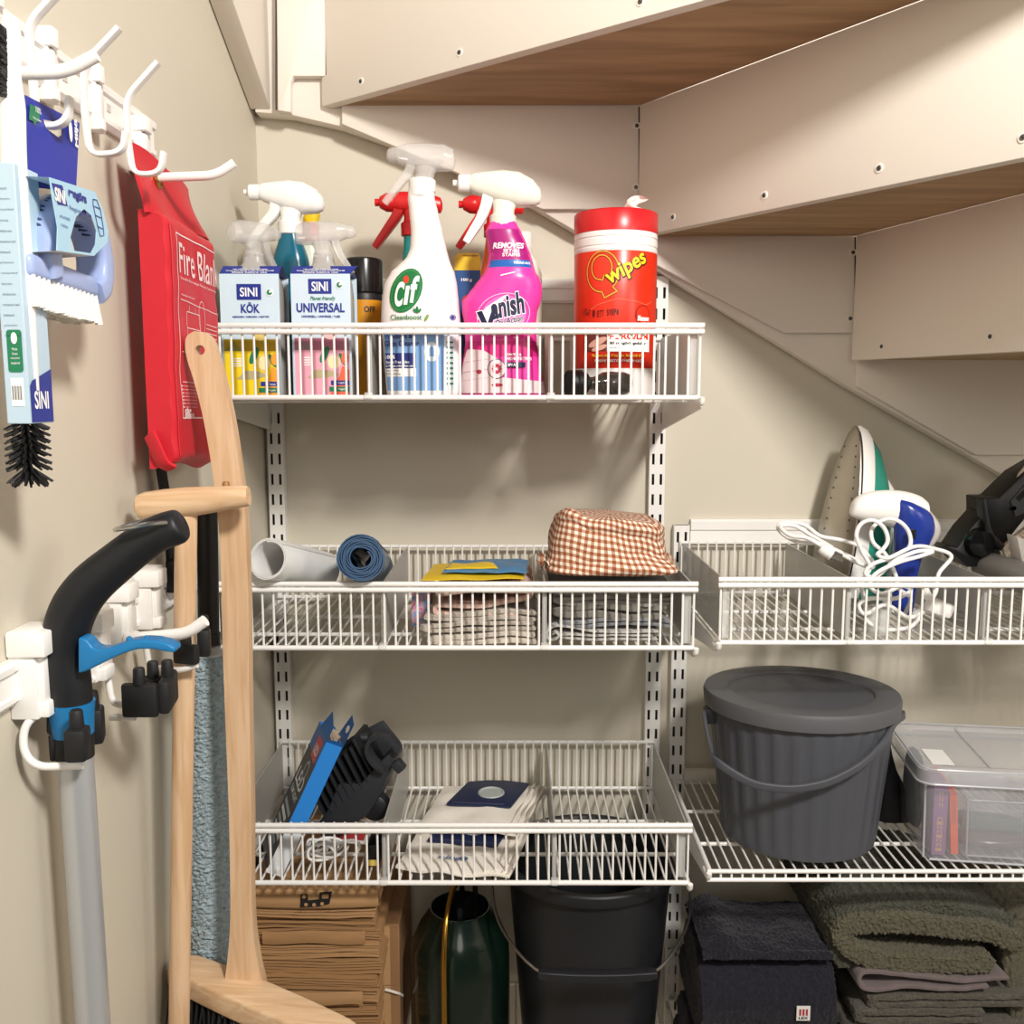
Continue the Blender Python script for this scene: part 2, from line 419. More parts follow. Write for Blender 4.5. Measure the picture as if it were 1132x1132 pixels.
# ---------------------------------------------------------------- wire baskets and shelves
RW, RR = .0015, .0034
def basket(name, label, x0, x1, zb, zt, ndiv, divs, cat='wire basket', group=None, front=True, yb=-.022, yf=-.32, bracket=(True, True), posts=True, sheets=True, brk_h=.05):
    o = thing(name, label, cat, (0, 0, zb), group=group)
    h = zt-zb; n = int(round((x1-x0)/.0142)); xs = [x0+(x1-x0)*i/n for i in range(n+1)]
    b = MB(WHITE)
    if front:
        for x in xs: b.tube([(x, yf+.001, -.002), (x, yf+.001, h-.001)], RW, 6)
        for (z, e) in ((h-RR, .004), (h-RR-.0076, .004), (RR-.003, 0)):
            b.tube([(x0-e, yf-.003, z), (x1+e, yf-.003, z)], RR, 10)
        b.build('front_panel', o)
        b = MB(WHITE)
        for x in xs: b.tube([(x, yb, 0), (x, yb, h-.001)], RW, 6)
        b.tube([(x0, yb+.002, h-RR), (x1, yb+.002, h-RR)], RR*.8, 8); b.tube([(x0, yb+.002, .002), (x1, yb+.002, .002)], RR*.8, 8)
        b.build('back_panel', o)
    b = MB(WHITE)
    for x in xs: b.tube([(x, yf, 0), (x, yb, 0)], RW, 6)
    for y in (-.13, -.235): b.tube([(x0, y, -RW-.0028), (x1, y, -RW-.0028)], .0028, 8)
    if not front:
        for x in xs: b.tube([(x, yf, 0), (x, yf-.001, -.012)], RW, 6)
        for y, z in ((yf-.002, .0005), (yf-.002, -.0115), (yb, -.003)): b.tube([(x0-.004, y, z), (x1, y, z)], RR*.85, 10)
        b.tube([(x0, yf, 0), (x0, yb, 0)], .003, 8)
    b.build('base_grid', o)
    if sheets:
        for k, x in enumerate([x0+.003, x1-.003]):
            b = MB(FROST); b.box((x, (yf+yb)/2, h/2), (.002, yb-yf-.012, h-.006)); b.build('side_panel', o, 0)
        for x in divs:
            b = MB(FROST); b.box((x, (yf+yb)/2, h/2), (.0018, yb-yf-.012, h-.006))
            b.mat(CLEAR).box((x, yf+.009, h/2-.002), (.0065, .008, h-.012), .001)
            b.mat(CLEAR).box((x, yf-.004, .003), (.010, .012, .008), .002)
            b.build('divider', o, 25)
        for x in (x0+.008, x1-.008):
            MB(CLEAR).box((x, yf+.008, h/2-.003), (.010, .007, h-.014), .001).build('corner_post', o, 25)
    for sx, on in ((x0-.0025, bracket[0]), (x1+.0025, bracket[1])):
        if not on: continue
        b = MB(WHITE)
        pr = [V((0, -.012, -.002)), V((0, yf-.002, -.002)), V((0, yf-.004, -.010)), V((0, yf+.006, -.013)), V((0, -.02, -brk_h)), V((0, -.012, -brk_h))]
        b.prism(pr, (.0022, 0, 0), o=(sx-.0011, 0, -.0012))
        b.tube(fillet([(sx, yf+.02, -.006), (sx, yf-.006, -.007), (sx, yf-.008, .001)], .004), .0036, 8)
        b.build('bracket', o, 25)
    return o
XL, XR = -.3755, .2325
def dv(px, py): return at(px, py, -.315).x
B1 = basket('wire_basket', 'white wire basket on top holding the spray bottles', XL, XR, 1.394, 1.486, 2, [dv(408, 400), dv(609, 400)], group='white wire baskets')
B2 = basket('wire_basket', 'white wire basket in the middle holding folded cloths and the two rolls', XL, XR, 1.0755, 1.1625, 2, [dv(424, 680), dv(602, 680)], group='white wire baskets')
B3 = basket('wire_basket', 'white wire basket lowest of the left three, holding vacuum bags', XL, XR, .757, .8405, 2, [dv(425, 945), dv(613, 945)], group='white wire baskets')
B4 = basket('wire_basket', 'white wire basket on the right holding the iron and its white cord', .2665, .8535, 1.0825, 1.1685, 2, [dv(938, 675), dv(1090, 675)], group='white wire baskets')
B5 = basket('wire_shelf', 'white wire shelf under the grey lidded bucket', .262, .849, .7725, .7725, 0, [], 'wire shelf', 'white wire shelves', front=False, sheets=False, brk_h=.06)
B6 = basket('wire_shelf', 'white wire shelf at bottom left under the black bucket and watering can', XL, XR, .42, .42, 0, [], 'wire shelf', 'white wire shelves', front=False, sheets=False)
B7 = basket('wire_basket', 'white wire basket at bottom right holding the folded towels', .262, .849, .385, .478, 2, [], group='white wire baskets', sheets=False)
# ---------------------------------------------------------------- top basket: bottles
ZT = 1.3958
class Lab:                              # prints laid on a surface, in the pixel frame of a close-up of the label
    def __init__(s, mb, fn, x0, yb, k, step=.00005, ml=.004):
        s.mb, s.fn, s.x0, s.yb, s.k, s.e, s.step, s.ml = mb, fn, x0, yb, k, .0002, step, ml
    def _f(s):
        e = s.e; s.e += s.step
        return lambda u, v: s.fn(u, v, e)
    def q(s, p): return ((p[0]-s.x0)*s.k, (s.yb-p[1])*s.k)
    def poly(s, pts, m): s.mb.mat(m).flat([s.q(p) for p in pts], s._f(), s.ml); return s
    def rect(s, x0, y0, x1, y1, m): return s.poly(rect(x0, y1, x1, y0), m)
    def ell(s, cx, cy, a, b, m, rot=0, n=26): return s.poly(ellipse(cx, cy, a, b, n, rot), m)
    def text(s, t, x0, y0, x1, y1, m, bold=0, slant=0, rot=0):
        u, v = s.q((x0, y1)); s.mb.mat(m).text(t, u, v, (x1-x0)*s.k, (y1-y0)*s.k, s._f(), bold, slant, rot, s.ml*1.3); return s
    def line(s, pts, w, m):
        for a, b in zip(pts, pts[1:]):
            d = V((b[0]-a[0], b[1]-a[1], 0)); d.normalize(); n = V((-d.y, d.x, 0))*w/2
            e = s.e
            s.poly([(a[0]+n.x, a[1]+n.y), (b[0]+n.x, b[1]+n.y), (b[0]-n.x, b[1]-n.y), (a[0]-n.x, a[1]-n.y)], m); s.e = e
        s.e += s.step; return s
    def ring(s, cx, cy, a, b, w, m, n=26, rot=0):
        p = ellipse(cx, cy, a, b, n, rot); return s.line(p+[p[0]], w, m)
class Body:                             # bottle body from (z, left, right, half depth) stations
    def __init__(s, st, n=2.6, k=40):
        s.st = sorted(st); s.n = n; s.k = k
    def sec(s, z):
        st = s.st
        if z <= st[0][0]: a = st[0]; return (a[1]+a[2])/2, (a[2]-a[1])/2, a[3]
        for a, b in zip(st, st[1:]):
            if z <= b[0]:
                t = (z-a[0])/(b[0]-a[0]); t = t*t*(3-2*t)*.5+t*.5
                l, r, d = (a[i]+(b[i]-a[i])*t for i in (1, 2, 3)); return (l+r)/2, (r-l)/2, d
        a = st[-1]; return (a[1]+a[2])/2, (a[2]-a[1])/2, a[3]
    def rings(s, n=44):
        z0, z1 = s.st[0][0], s.st[-1][0]; out = []
        zs = sorted(set([z0+(z1-z0)*i/n for i in range(n+1)]))
        for z in zs:
            c, w, d = s.sec(z); out.append(sell(w, d, s.n, s.k, c, 0, z))
        # rounded foot
        c, w, d = s.sec(z0); r = [sell(w-.004, d-.004, s.n, s.k, c, 0, z0-.0001), sell(w-.0012, d-.0012, s.n, s.k, c, 0, z0+.0008)]
        out[0] = sell(w, d, s.n, s.k, c, 0, z0+.003)
        return r+out
    def front(s, u, v, e=0):
        c, w, d = s.sec(v); t = min(.999, abs((u-c)/w)); return V((u, -d*(1-t**s.n)**(1/s.n)-e, v))
def M_(name, col, rough=.35, **k): return mat(name, col, rough, **k)
def spray_head(o, z, d, m, mt, mc, mn, S=1.0, style='tear', cx=0, rot=0, tl=1.0, tilt=0, sub=True):
    # head with nozzle towards +x before turning; d = -1 mirrors it, rot turns it about the neck
    T = M.Translation((cx, 0, z)) @ M.Rotation(rot, 4, 'Z') @ M.Diagonal((d*S, S, S, 1))
    def mk(): b = MB(); b.T = T; return b
    b = mk().mat(mc).lathe([(.0135, 0), (.0145, .001), (.0145, .015), (.0125, .017), (.0001, .017)], 30, fn=lambda a, r, zz: 1+(.025 if .0005 < zz < .0155 and int(a/(2*PI)*30+.5) % 2 else 0))
    b.build('collar', o)
    b = mk().mat(m)
    if style == 'tear':
        st = [(-.043, .036, .0015, .002), (-.041, .037, .008, .007), (-.033, .040, .0145, .0125), (-.018, .0435, .019, .0155), (0, .046, .0185, .0155), (.018, .0485, .0145, .013), (.032, .0505, .011, .0105), (.036, .0508, .0085, .009)]
    elif style == 'box':
        st = [(-.040, .040, .006, .006), (-.038, .041, .013, .011), (-.026, .043, .0165, .0145), (0, .0445, .0165, .0145), (.020, .046, .0145, .0135), (.030, .047, .0115, .011), (.034, .047, .010, .010)]
    else:
        st = [(-.036, .036, .004, .005), (-.034, .037, .009, .008), (-.02, .039, .012, .011), (0, .040, .013, .012), (.018, .0405, .0125, .0115), (.024, .0405, .010, .010)]
    st = [V(q) for q in st]; q4 = []
    rings = []
    for i in range(len(st)-1):
        for k in range(4):
            t = k/4; x, zc, hh, hw = (st[i][j]*(1-t)+st[i+1][j]*t for j in range(4)); rings.append((x, zc, hh, hw))
    rings.append(tuple(st[-1]))
    b.loft([[V((x, hw*math.copysign(abs(math.cos(a))**.8, math.cos(a)), zc+hh*math.copysign(abs(math.sin(a))**.8, math.sin(a)))) for a in (2*PI*j/20 for j in range(20))] for x, zc, hh, hw in rings])
    b.loft([sell(.0122, .0112, 2.4, 20, 0, 0, .013), sell(.0118, .0108, 2.4, 20, -.001, 0, .022), sell(.0165, .011, 2.4, 20, -.004, 0, .034), sell(.019, .011, 2.4, 20, -.006, 0, .040)])
    b.build('spray_head', o)
    e = st[-1]
    b = mk().mat(mn); nx, nzc = e[0], e[1]
    prof = {'tear': [(.0085, -.001), (.0095, .001), (.0095, .012), (.0075, .0135), (.0035, .0135), (.0035, .019), (.0001, .019)],
            'box': [(.0100, -.001), (.0100, .004), (.0085, .010), (.0055, .013), (.0001, .014)],
            'cone': [(.0105, -.001), (.0115, .001), (.0112, .008), (.007, .016), (.0045, .017), (.0045, .022), (.0001, .022)]}[style]
    b.lathe(prof, 18, (nx, 0, nzc), RY(PI/2)); b.build('nozzle', o)
    b = mk().mat(mt)
    pth = crs([(.016, 0, .038), (.019, 0, .026), (.025*tl, 0, .012), (.034*tl, 0, -.002), (.041*tl, 0, -.013)], 4)
    b.tube(pth, [.0072-.003*i/len(pth) for i in range(len(pth))], 12, flat=(.95, 1.25), up=(0, 0, 1)); b.build('trigger', o)
HCLEAR = mat('cloudy_clear_plastic', '#e2dfdc', .14, alpha=.40)
NAVY = M_('navy_print', '#26358e', .4); LBLUE = M_('pale_blue_card', '#cfe2f0', .5); WHP = M_('white_print', '#fbfbfa', .4)
GREENP = M_('green_print', '#1f7a55', .4); BLKP = M_('black_print', '#1c1c20', .45)
NATB = mat('natural_bottle', '#bdbab6', .3, alpha=.78)
def sini(px, Y, label, name_t, sub_t, c1, c2, c3, fruit, rot, tablet, friendly):
    c = at(px, 437, Y); o = thing('spray_bottle', label, 'spray bottle', (c.x, Y, ZT), .0, 'pale blue cartoned spray bottles')
    bd = Body([(.0, -.036, .037, .024), (.125, -.036, .037, .024), (.145, -.034, .035, .023), (.158, -.026, .027, .02), (.166, -.014, .014, .014), (.176, -.0125, .0125, .0125)], 3.2)
    MB(NATB).loft(bd.rings()).build('bottle', o)
    spray_head(o, .168, 1, HCLEAR, HCLEAR, HCLEAR, HCLEAR, .88, 'box', 0, rot, 1.0)
    W = .0375; yf = -.026
    k = .0001867; x0 = (85+480)/2 if not friendly else (578+948)/2
    b = MB(LBLUE).box((0, yf, .0765), (2*W, .0006, .153)).box((0, .0255, .0765), (2*W, .0006, .153))
    fl = NAVY
    b.mat(NAVY); tf = .0115
    b.add([(-W, yf-.0003, .1525), (W, yf-.0003, .1525), (W+.0015 if not friendly else W+.008, yf+.012, .1525+tf), (-W+.002, yf+.012, .1525+tf)], [[0, 1, 2, 3]])
    b.add([(-W+.002, yf+.012, .1525+tf), (W+.0015, yf+.012, .1525+tf), (W, .0255, .153), (-W, .0255, .153)], [[0, 1, 2, 3]])
    g = lambda u, v, e: V((u, yf-.0003-e, v))
    L = Lab(b, g, x0, 930 if not friendly else 938, k, .00003, .02)
    X = lambda x: x if not friendly else x+480
    L.rect(X(98), 625, X(466), 925, c1).rect(X(98), 545, X(466), 625, c2)
    L.poly([(X(98), 625), (X(160), 560), (X(230), 625)], c3)
    L.ell(X(345), 525, 46, 30, tablet)
    L.ell(X(300), 655, 24, 62, GREENP, .45).ell(X(425), 690, 18, 50, GREENP, -.5).poly([(X(175), 815), (X(240), 755), (X(330), 760), (X(400), 790), (X(300), 815)], M_('leaf_grey', '#b9ad86', .5))
    L.ell(X(362), 705, 48, 54, tablet).ell(X(362), 705, 38, 44, M_('tablet_face', '#f7e9b0' if not friendly else '#f4d8d6', .5))
    L.poly([(X(420), 730), (X(466), 760), (X(466), 925), (X(330), 925), (X(398), 800)], fruit).ell(X(440), 680, 26, 40, fruit)
    for i in range(4): L.rect(X(158), 672+i*16, X(215), 680+i*16, WHP)
    L.rect(X(340), 830, X(466), 862, NAVY).rect(X(328), 872, X(466), 905, GREENP)
    L.text('Citrus' if not friendly else 'Grapefrukt', X(385), 838, X(440) if not friendly else X(452), 856, WHP).text('Vegan', X(385), 880, X(440), 898, WHP)
    if not friendly:
        L.rect(197, 178, 362, 282, NAVY).text('SINI', 220, 202, 335, 260, WHP, .0003)
        L.text('KÖK', 224, 300, 345, 368, NAVY, .0004).text('KJØKKEN / KØKKEN / KEITTIÖ', 165, 388, 410, 404, NAVY, .0001)
        cx, cy = 420, 233
    else:
        L.rect(682, 152, 838, 250, NAVY).text('SINI', 705, 172, 812, 232, WHP, .0003)
        L.text('Planet friendly', 690, 268, 858, 300, GREENP, .0001, .25)
        L.text('UNIVERSAL', 600, 314, 922, 372, NAVY, .0004).text('UNIVERSELL / UNIVERSEL / YLEIS', 632, 394, 892, 408, NAVY, .0001)
        cx, cy = 893, 192
    L.ell(cx, cy, 25, 25, WHP).ell(cx-2, cy, 19, 19, GREENP).ell(cx+8, cy-8, 15, 9, WHP, -.7)
    sl = V((0, .0123, tf)).normalized(); nn = V((0, -tf, .0123)).normalized()
    gf = lambda u, v, e: V((u, yf-.0003, .1525))+sl*v+nn*e
    L2 = Lab(b, gf, 0, 0, .001, .00003, .02)
    for i, t in enumerate(('Use with refill tablet and water', 'Drop one tablet in the bottle and fill', 'Shake before use')):
        L2.text(t, -30 if i == 1 else -22, -11.2+i*3.3, 30 if i == 1 else 22, -9.2+i*3.3, WHP, .0001)
    b.build('carton_sleeve', o, 15)
sini(285.5, -.262, 'spray bottle in a pale blue carton with a bright yellow lower half', 'KÖK', '', M_('lemon_print', '#f4d51f', .5), M_('lemon_dark', '#b89a12', .5), M_('lemon_mid', '#8f8a3a', .5), M_('orange_print', '#f2a335', .5), .9, M_('tablet_yellow', '#e9cf7c', .5), False)
sini(361.5, -.262, 'spray bottle in a pale blue carton with a pink lower half', 'UNIVERSAL', '', M_('pink_print', '#efa9bd', .5), M_('pink_dark', '#b56f88', .5), M_('pink_mid', '#8f7f86', .5), M_('grapefruit_print', '#ee6d4a', .5), .12, M_('tablet_pink', '#f0c9c6', .5), True)
# teal bottle with white trigger head behind the two cartons
TEAL = mat('teal_bottle', '#14708c', .2, trans=.25)
WHEAD = M_('white_head', '#f6f5f2', .3)
Y = -.165; c = at(326, 437, Y); o = thing('spray_bottle', 'teal spray bottle with a white trigger head behind the two pale blue cartons', 'spray bottle', (c.x, Y, ZT))
bd = Body([(0, -.042, .042, .026), (.115, -.042, .042, .026), (.14, -.034, .034, .022), (.185, -.024, .024, .019), (.220, -.014, .014, .014)])
MB(TEAL).loft(bd.rings()).build('bottle', o); spray_head(o, .220, -1, WHEAD, WHEAD, WHEAD, WHEAD, 1.12, 'tear', 0, 0, 1.25)
# bottle with yellow and red cap
Y = -.085; c = at(346, 437, Y); o = thing('cleaner_bottle', 'green-labelled bottle with a red and yellow cap at the back behind the pale blue cartons', 'bottle', (c.x, Y, ZT))
bd = Body([(0, -.034, .034, .026), (.12, -.034, .034, .026), (.17, -.026, .026, .022), (.21, -.014, .014, .014), (.222, -.014, .014, .014)])
b = MB(mat('pale_green_bottle', '#dfe6da', .35)).loft(bd.rings()); b.build('bottle', o)
b = MB(M_('green_label', '#2f9a4a', .4)); b.loft([[V((p.x*1.02, p.y*1.02, z)) for p in sell(.034, .026, 2.6, 40)] for z in (.05, .120)]); b.build('label', o)
b = MB(M_('red_cap', '#c8262b', .35)).lathe([(.0145, .222), (.0155, .224), (.0155, .247), (.012, .249)], 20); b.build('cap', o)
b = MB(M_('yellow_cap', '#f3cf1d', .35)).loft([sell(.010, .009, 2.5, 16, .003, 0, .247), sell(.012, .010, 2.5, 16, .004, 0, .256), sell(.010, .009, 2.5, 16, .007, 0, .264), sell(.004, .004, 2.5, 16, .008, 0, .2665)]); b.build('cap_tip', o)
# black aerosol with OFF
Y = -.17; c = at(404, 437, Y); r = .0268; o = thing('aerosol_can', 'aerosol can with black cap and an orange body beside the pale blue cartons', 'aerosol can', (c.x, Y, ZT))
MB(M_('black_gloss', '#121213', .22)).lathe([(r*.93, .139), (r, .141), (r, .182), (r*.97, .1855), (r*.9, .187), (r*.86, .1845), (.0001, .1842)], 40).build('cap', o)
b = MB(M_('orange_can', '#d8921f', .3)).lathe([(r*.95, 0), (r, .003), (r, .130), (.0001, .1305)], 40).mat(BLKP).lathe([(r*.96, .1300), (r*.96, .1345), (r*.93, .137), (r*.93, .1395)], 40)
f_ = cyl_fn(r); b.mat(BLKP).text('OFF', .0045, .1135, .0155, .0075, lambda u, v: f_(u, v)-V((0, .0003, 0)), .0004); b.build('can', o)
# red trigger sprayers at the back
REDP = M_('red_plastic', '#d21f22', .32)
def red_spray(px, Y, label, bm, zneck, w=.034, S=1.0, neck_m=None):
    c = at(px, 437, Y); o = thing('spray_bottle', label, 'spray bottle', (c.x, Y, ZT))
    bd = Body([(0, -w, w, .026), (.11, -w, w, .026), (.14, -w*.8, w*.8, .023), (.165, -w*.55, w*.55, .018), (zneck, -.013, .013, .013)])
    MB(bm).loft(bd.rings()).build('bottle', o)
    spray_head(o, zneck-.004, -1, REDP, REDP, REDP, REDP, S, 'cone', 0, 0, 1.15); return o
red_spray(459, -.125, 'teal bottle with red trigger head behind the tall white bottle', mat('deep_teal_bottle', '#157f7d', .25), .228, .031, 1.16)
o = red_spray(548, -.13, 'orange bottle with red trigger head behind the bright pink bottle', mat('orange_bottle', '#ef6a1f', .3), .226, .040, 1.12)
b = MB(WHP); f_ = plane_fn((-.030, -.0275, .125), (1, 0, 0), (0, 0, 1)); b.text('W', 0, 0, .014, .014, f_, .0004); b.build('lettering', o, 0)
Y = -.075; c = at(578, 437, Y); o = thing('cleaner_bottle', 'plain white bottle half hidden behind the bright pink bottle', 'bottle', (c.x, Y, ZT))
bd = Body([(0, -.028, .028, .024), (.175, -.028, .028, .024), (.195, -.022, .022, .02), (.208, -.013, .013, .013), (.222, -.012, .012, .012)])
MB(M_('milky_bottle', '#ece6db', .35)).loft(bd.rings()).build('bottle', o)
MB(WHEAD).lathe([(.013, .214), (.0135, .216), (.0135, .236), (.0115, .238), (.0001, .2382)], 24).build('cap', o)
# yellow and blue packet
Y = -.195; c = at(518, 437, Y); o = thing('soap_carton', 'small yellow and blue carton standing between the tall white and the bright pink spray bottles', 'carton', (c.x, Y, ZT), .0)
b = MB(M_('carton_blue', '#20508f', .45)).box((0, 0, .084), (.034, .03, .168)).mat(M_('carton_yellow', '#f0cb2b', .45)).box((0, 0, .1755), (.0345, .0305, .017))
b.add([(-.0172, -.0153, .184), (.0172, -.0153, .184), (.014, .010, .193), (-.0135, .010, .193)], [[0, 1, 2, 3]])
b.add([(.0172, -.0153, .184), (.0172, .0153, .184), (.014, .010, .193)], [[0, 1, 2]])
f_ = plane_fn((0, -.0155, 0), (1, 0, 0), (0, 0, 1))
b.mat(WHP).text('100 g', -.008, .152, .014, .0045, f_, .0002).mat(M_('tomato_print', '#cf3b28', .5)).flat(ellipse(.004, .125, .012, .011), lambda u, v: f_(u, v)-V((0, .0001, 0)), .02)
sl = V((0, .0253, .009)).normalized()
b.mat(BLKP).text('Sulp', -.009, .004, .022, .011, plane_fn(V((0, -.0154, .1842)), (1, 0, 0), sl), .0002, .3)
b.build('carton', o, 10)
# Cif
Y = -.272; k = .000293; c = at(410+235*.2472, 437, Y)
o = thing('spray_bottle', 'tall white spray bottle with a green oval badge and clear trigger head', 'spray bottle', (c.x, Y, ZT))
pf = [(165, 184, 290), (240, 178, 293), (300, 184, 308), (380, 190, 326), (450, 186, 342), (490, 170, 352), (520, 138, 362), (555, 98, 378), (610, 68, 388), (690, 58, 395), (760, 55, 401), (900, 62, 405), (1040, 72, 402), (1085, 76, 398)]
bd = Body([((1085-y)*k, (l-235)*k, (r-235)*k, min(.030, .42*(r-l)*k)) for y, l, r in pf], 2.5)
MB(M_('oval_white', '#f6f1f0', .28)).loft(bd.rings(60)).build('bottle', o)
b = MB(); L = Lab(b, bd.front, 235, 1085, k, .00006)
CG = M_('oval_green', '#12743c', .35); LB = M_('oval_label_blue', '#7fa9da', .4); PB = M_('oval_pale', '#dbe6f0', .4)
L.poly([(72, 812), (335, 812), (330, 1060), (84, 1060)], LB).poly([(335, 812), (385, 805), (380, 1055), (332, 1060)], PB)
L.rect(74, 900, 214, 965, M_('oval_navy', '#23357f', .4)).rect(76, 965, 214, 1000, WHP)
L.text('Windows &', 74, 818, 200, 838, NAVY, .0002).text('Glass Cleaner', 74, 848, 228, 870, NAVY, .0002)
L.text('100%', 79, 908, 122, 924, WHP, .0002).text('Streak Free Shine', 79, 932, 186, 944, WHP, .0001).text('& Fingerprint Removal', 79, 950, 210, 961, WHP, .0001).text('Easy rinse', 80, 970, 140, 979, BLKP).text('& fast drying', 80, 984, 146, 994, BLKP)
L.ell(282, 895, 33, 42, PB).rect(272, 880, 292, 915, LB).rect(276, 872, 288, 880, LB)
for i in range(9): L.rect(345, 850+i*22, 372, 858+i*22, CG)
L.ell(175, 638, 97, 65, CG, -1.12).ell(175, 638, 90, 58, M_('oval_green_rim', '#3f9a5a', .35), -1.12).ell(175, 638, 87, 55, CG, -1.12)
L.text('C', 122, 606, 155, 700, WHP, .0015, .16).text('ı', 168, 624, 177, 692, WHP, .0015, .16).text('f', 189, 582, 215, 684, WHP, .0015, .16)
L.ell(177, 592, 12, 16, M_('oval_red', '#e0402c', .35))
L.text('Cleanboost', 106, 738, 242, 760, CG, .0001)
L.ell(222, 718, 6, 14, CG).ell(212, 722, 5, 10, CG, -.6).ell(233, 722, 5, 10, CG, .6).rect(221, 722, 223, 738, CG).ell(262, 752, 7, 16, M_('leaf_print', '#7f9a52', .4), .5)
L.ring(372, 748, 11, 11, 3, NAVY).ell(372, 748, 7, 7, NAVY)
b.build('label', o)
MB(WHEAD).lathe([(.0160, .249), (.0166, .251), (.0164, .2695), (.0150, .271)], 30, ((237-235)*k, 0, 0)).build('collar', o)
spray_head(o, .2545, -1, HCLEAR, HCLEAR, WHEAD, HCLEAR, .98, 'box', .004, 0, 1.25)
# Vanish
Y = -.272; k = .0002795; c = at(500+232*.2386, 437, Y)
o = thing('spray_bottle', 'bright pink spray bottle with a cream trigger head', 'spray bottle', (c.x, Y, ZT))
pf = [(300, 180, 292), (315, 172, 300), (345, 156, 318), (400, 165, 342), (450, 171, 362), (490, 164, 374), (525, 152, 384), (555, 130, 404), (585, 105, 414), (620, 78, 414), (660, 48, 408), (700, 48, 393), (760, 58, 386), (840, 62, 391), (940, 48, 408), (1040, 38, 428), (1085, 40, 430)]
bd = Body([((1085-y)*k, (l-232)*k, (r-232)*k, min(.031, .45*(r-l)*k)) for y, l, r in pf], 2.4)
PK = M_('stain_pink', '#f03fa6', .3); PD = M_('stain_plum', '#a51a76', .32); VB = M_('stain_blue', '#1e62b4', .35); MAG = M_('stain_magenta', '#d4257f', .35)
MB(PK).loft(bd.rings(70)).build('bottle', o)
b = MB(); L = Lab(b, bd.front, 232, 1085, k, .00006)
def band(y0, y1, m, ins=3, sk=0):
    n = 8; P_ = []
    ed = lambda y: bd.sec((1085-y)*k)
    lo = []; hi = []
    for i in range(n+1):
        y = y0+(y1-y0)*i/n; cc, w, _ = ed(y); lo.append(((cc-w)/k+232+ins, y)); hi.append(((cc+w)/k+232-ins, y))
    L.poly(lo+hi[::-1], m)
band(342, 482, PD); band(480, 512, VB)
L.text('REMOVES', 192, 404, 326, 428, WHP, .0003, .18).text('SET-IN', 238, 432, 308, 446, WHP, .0001).text('STAINS', 234, 450, 312, 465, WHP, .0001).text('COLOUR SAFE', 285, 488, 358, 498, WHP, .0001)
L.poly([(225, 548), (290, 533), (290, 538), (225, 553)], WHP)
band(838, 905, MAG)
L.ring(238, 722, 120, 92, 4, M_('stain_ring', '#f9b3dc', .35), rot=-.25)
L.ell(240, 722, 103, 82, M_('stain_oval', '#f46cbc', .35), -.25).poly([(120, 740), (160, 690), (240, 640), (262, 634), (205, 690), (165, 760)], WHP)
WM = M_('stain_navy', '#1b1d44', .35)
L.text('V', 128, 716, 210, 812, WHP, .0024, .2, .22).text('anish', 190, 654, 335, 742, WHP, .0024, .12, .22)
L.text('V', 128, 716, 210, 812, WM, .0015, .2, .22).text('anish', 190, 654, 335, 742, WM, .0013, .12, .22)
L.text('Oxi Action', 205, 748, 330, 775, WHP, .0011, .1, .22).text('Oxi Action', 205, 748, 330, 775, WM, .0003, .1, .22)
for i in range(12): L.ell(262+random.random()*60, 790+random.random()*40, 5, 5, M_('stain_bubble', '#f3c6ea', .3), n=10)
VW = M_('stain_cloth', '#e9d3d6', .5)
L.poly([(72, 872), (150, 880), (225, 925), (230, 1000), (420, 1018), (428, 1070), (42, 1070), (48, 960)], VW)
for i, (y, m) in enumerate(((930, '#d9b8bf'), (975, '#d0aeb6'), (1012, '#dcc0c6'))): L.poly([(55-i*3, y), (170, y-14), (172, y-9), (54-i*3, y+6)], M_('cloth_fold%d' % i, m, .5))
SP = M_('stain_print', '#b0304a', .5)
L.ell(128, 975, 12, 10, SP).ell(210, 1034, 26, 8, SP).ell(208, 962, 42, 45, M_('lens_rim', '#4b2f52', .4)).ell(208, 962, 38, 41, M_('lens_face', '#f0d6dc', .4))
for i in range(10):
    a = i*.63; L.ell(208+14*math.cos(a), 962+16*math.sin(a), 9, 6, SP, a, 10)
L.text('CARPETS &', 255, 893, 318, 903, WHP, .0001).text('HOME TEXTILES', 255, 910, 365, 923, WHP, .0001).rect(250, 932, 338, 955, M_('stain_navybox', '#20204f', .4)).text('SPRAY', 258, 938, 302, 950, WHP, .0001)
b.build('label', o)
CREAM = M_('cream_head', '#e6e6da', .3)
MB(WHEAD).lathe([(.0155, .214), (.0165, .2155), (.0165, .2215), (.0150, .2225)], 30, (.0008, 0, 0)).build('neck_ring', o)
spray_head(o, .2085, -1, CREAM, WHEAD, CREAM, WHEAD, 1.14, 'tear', .001, 0, 1.0)
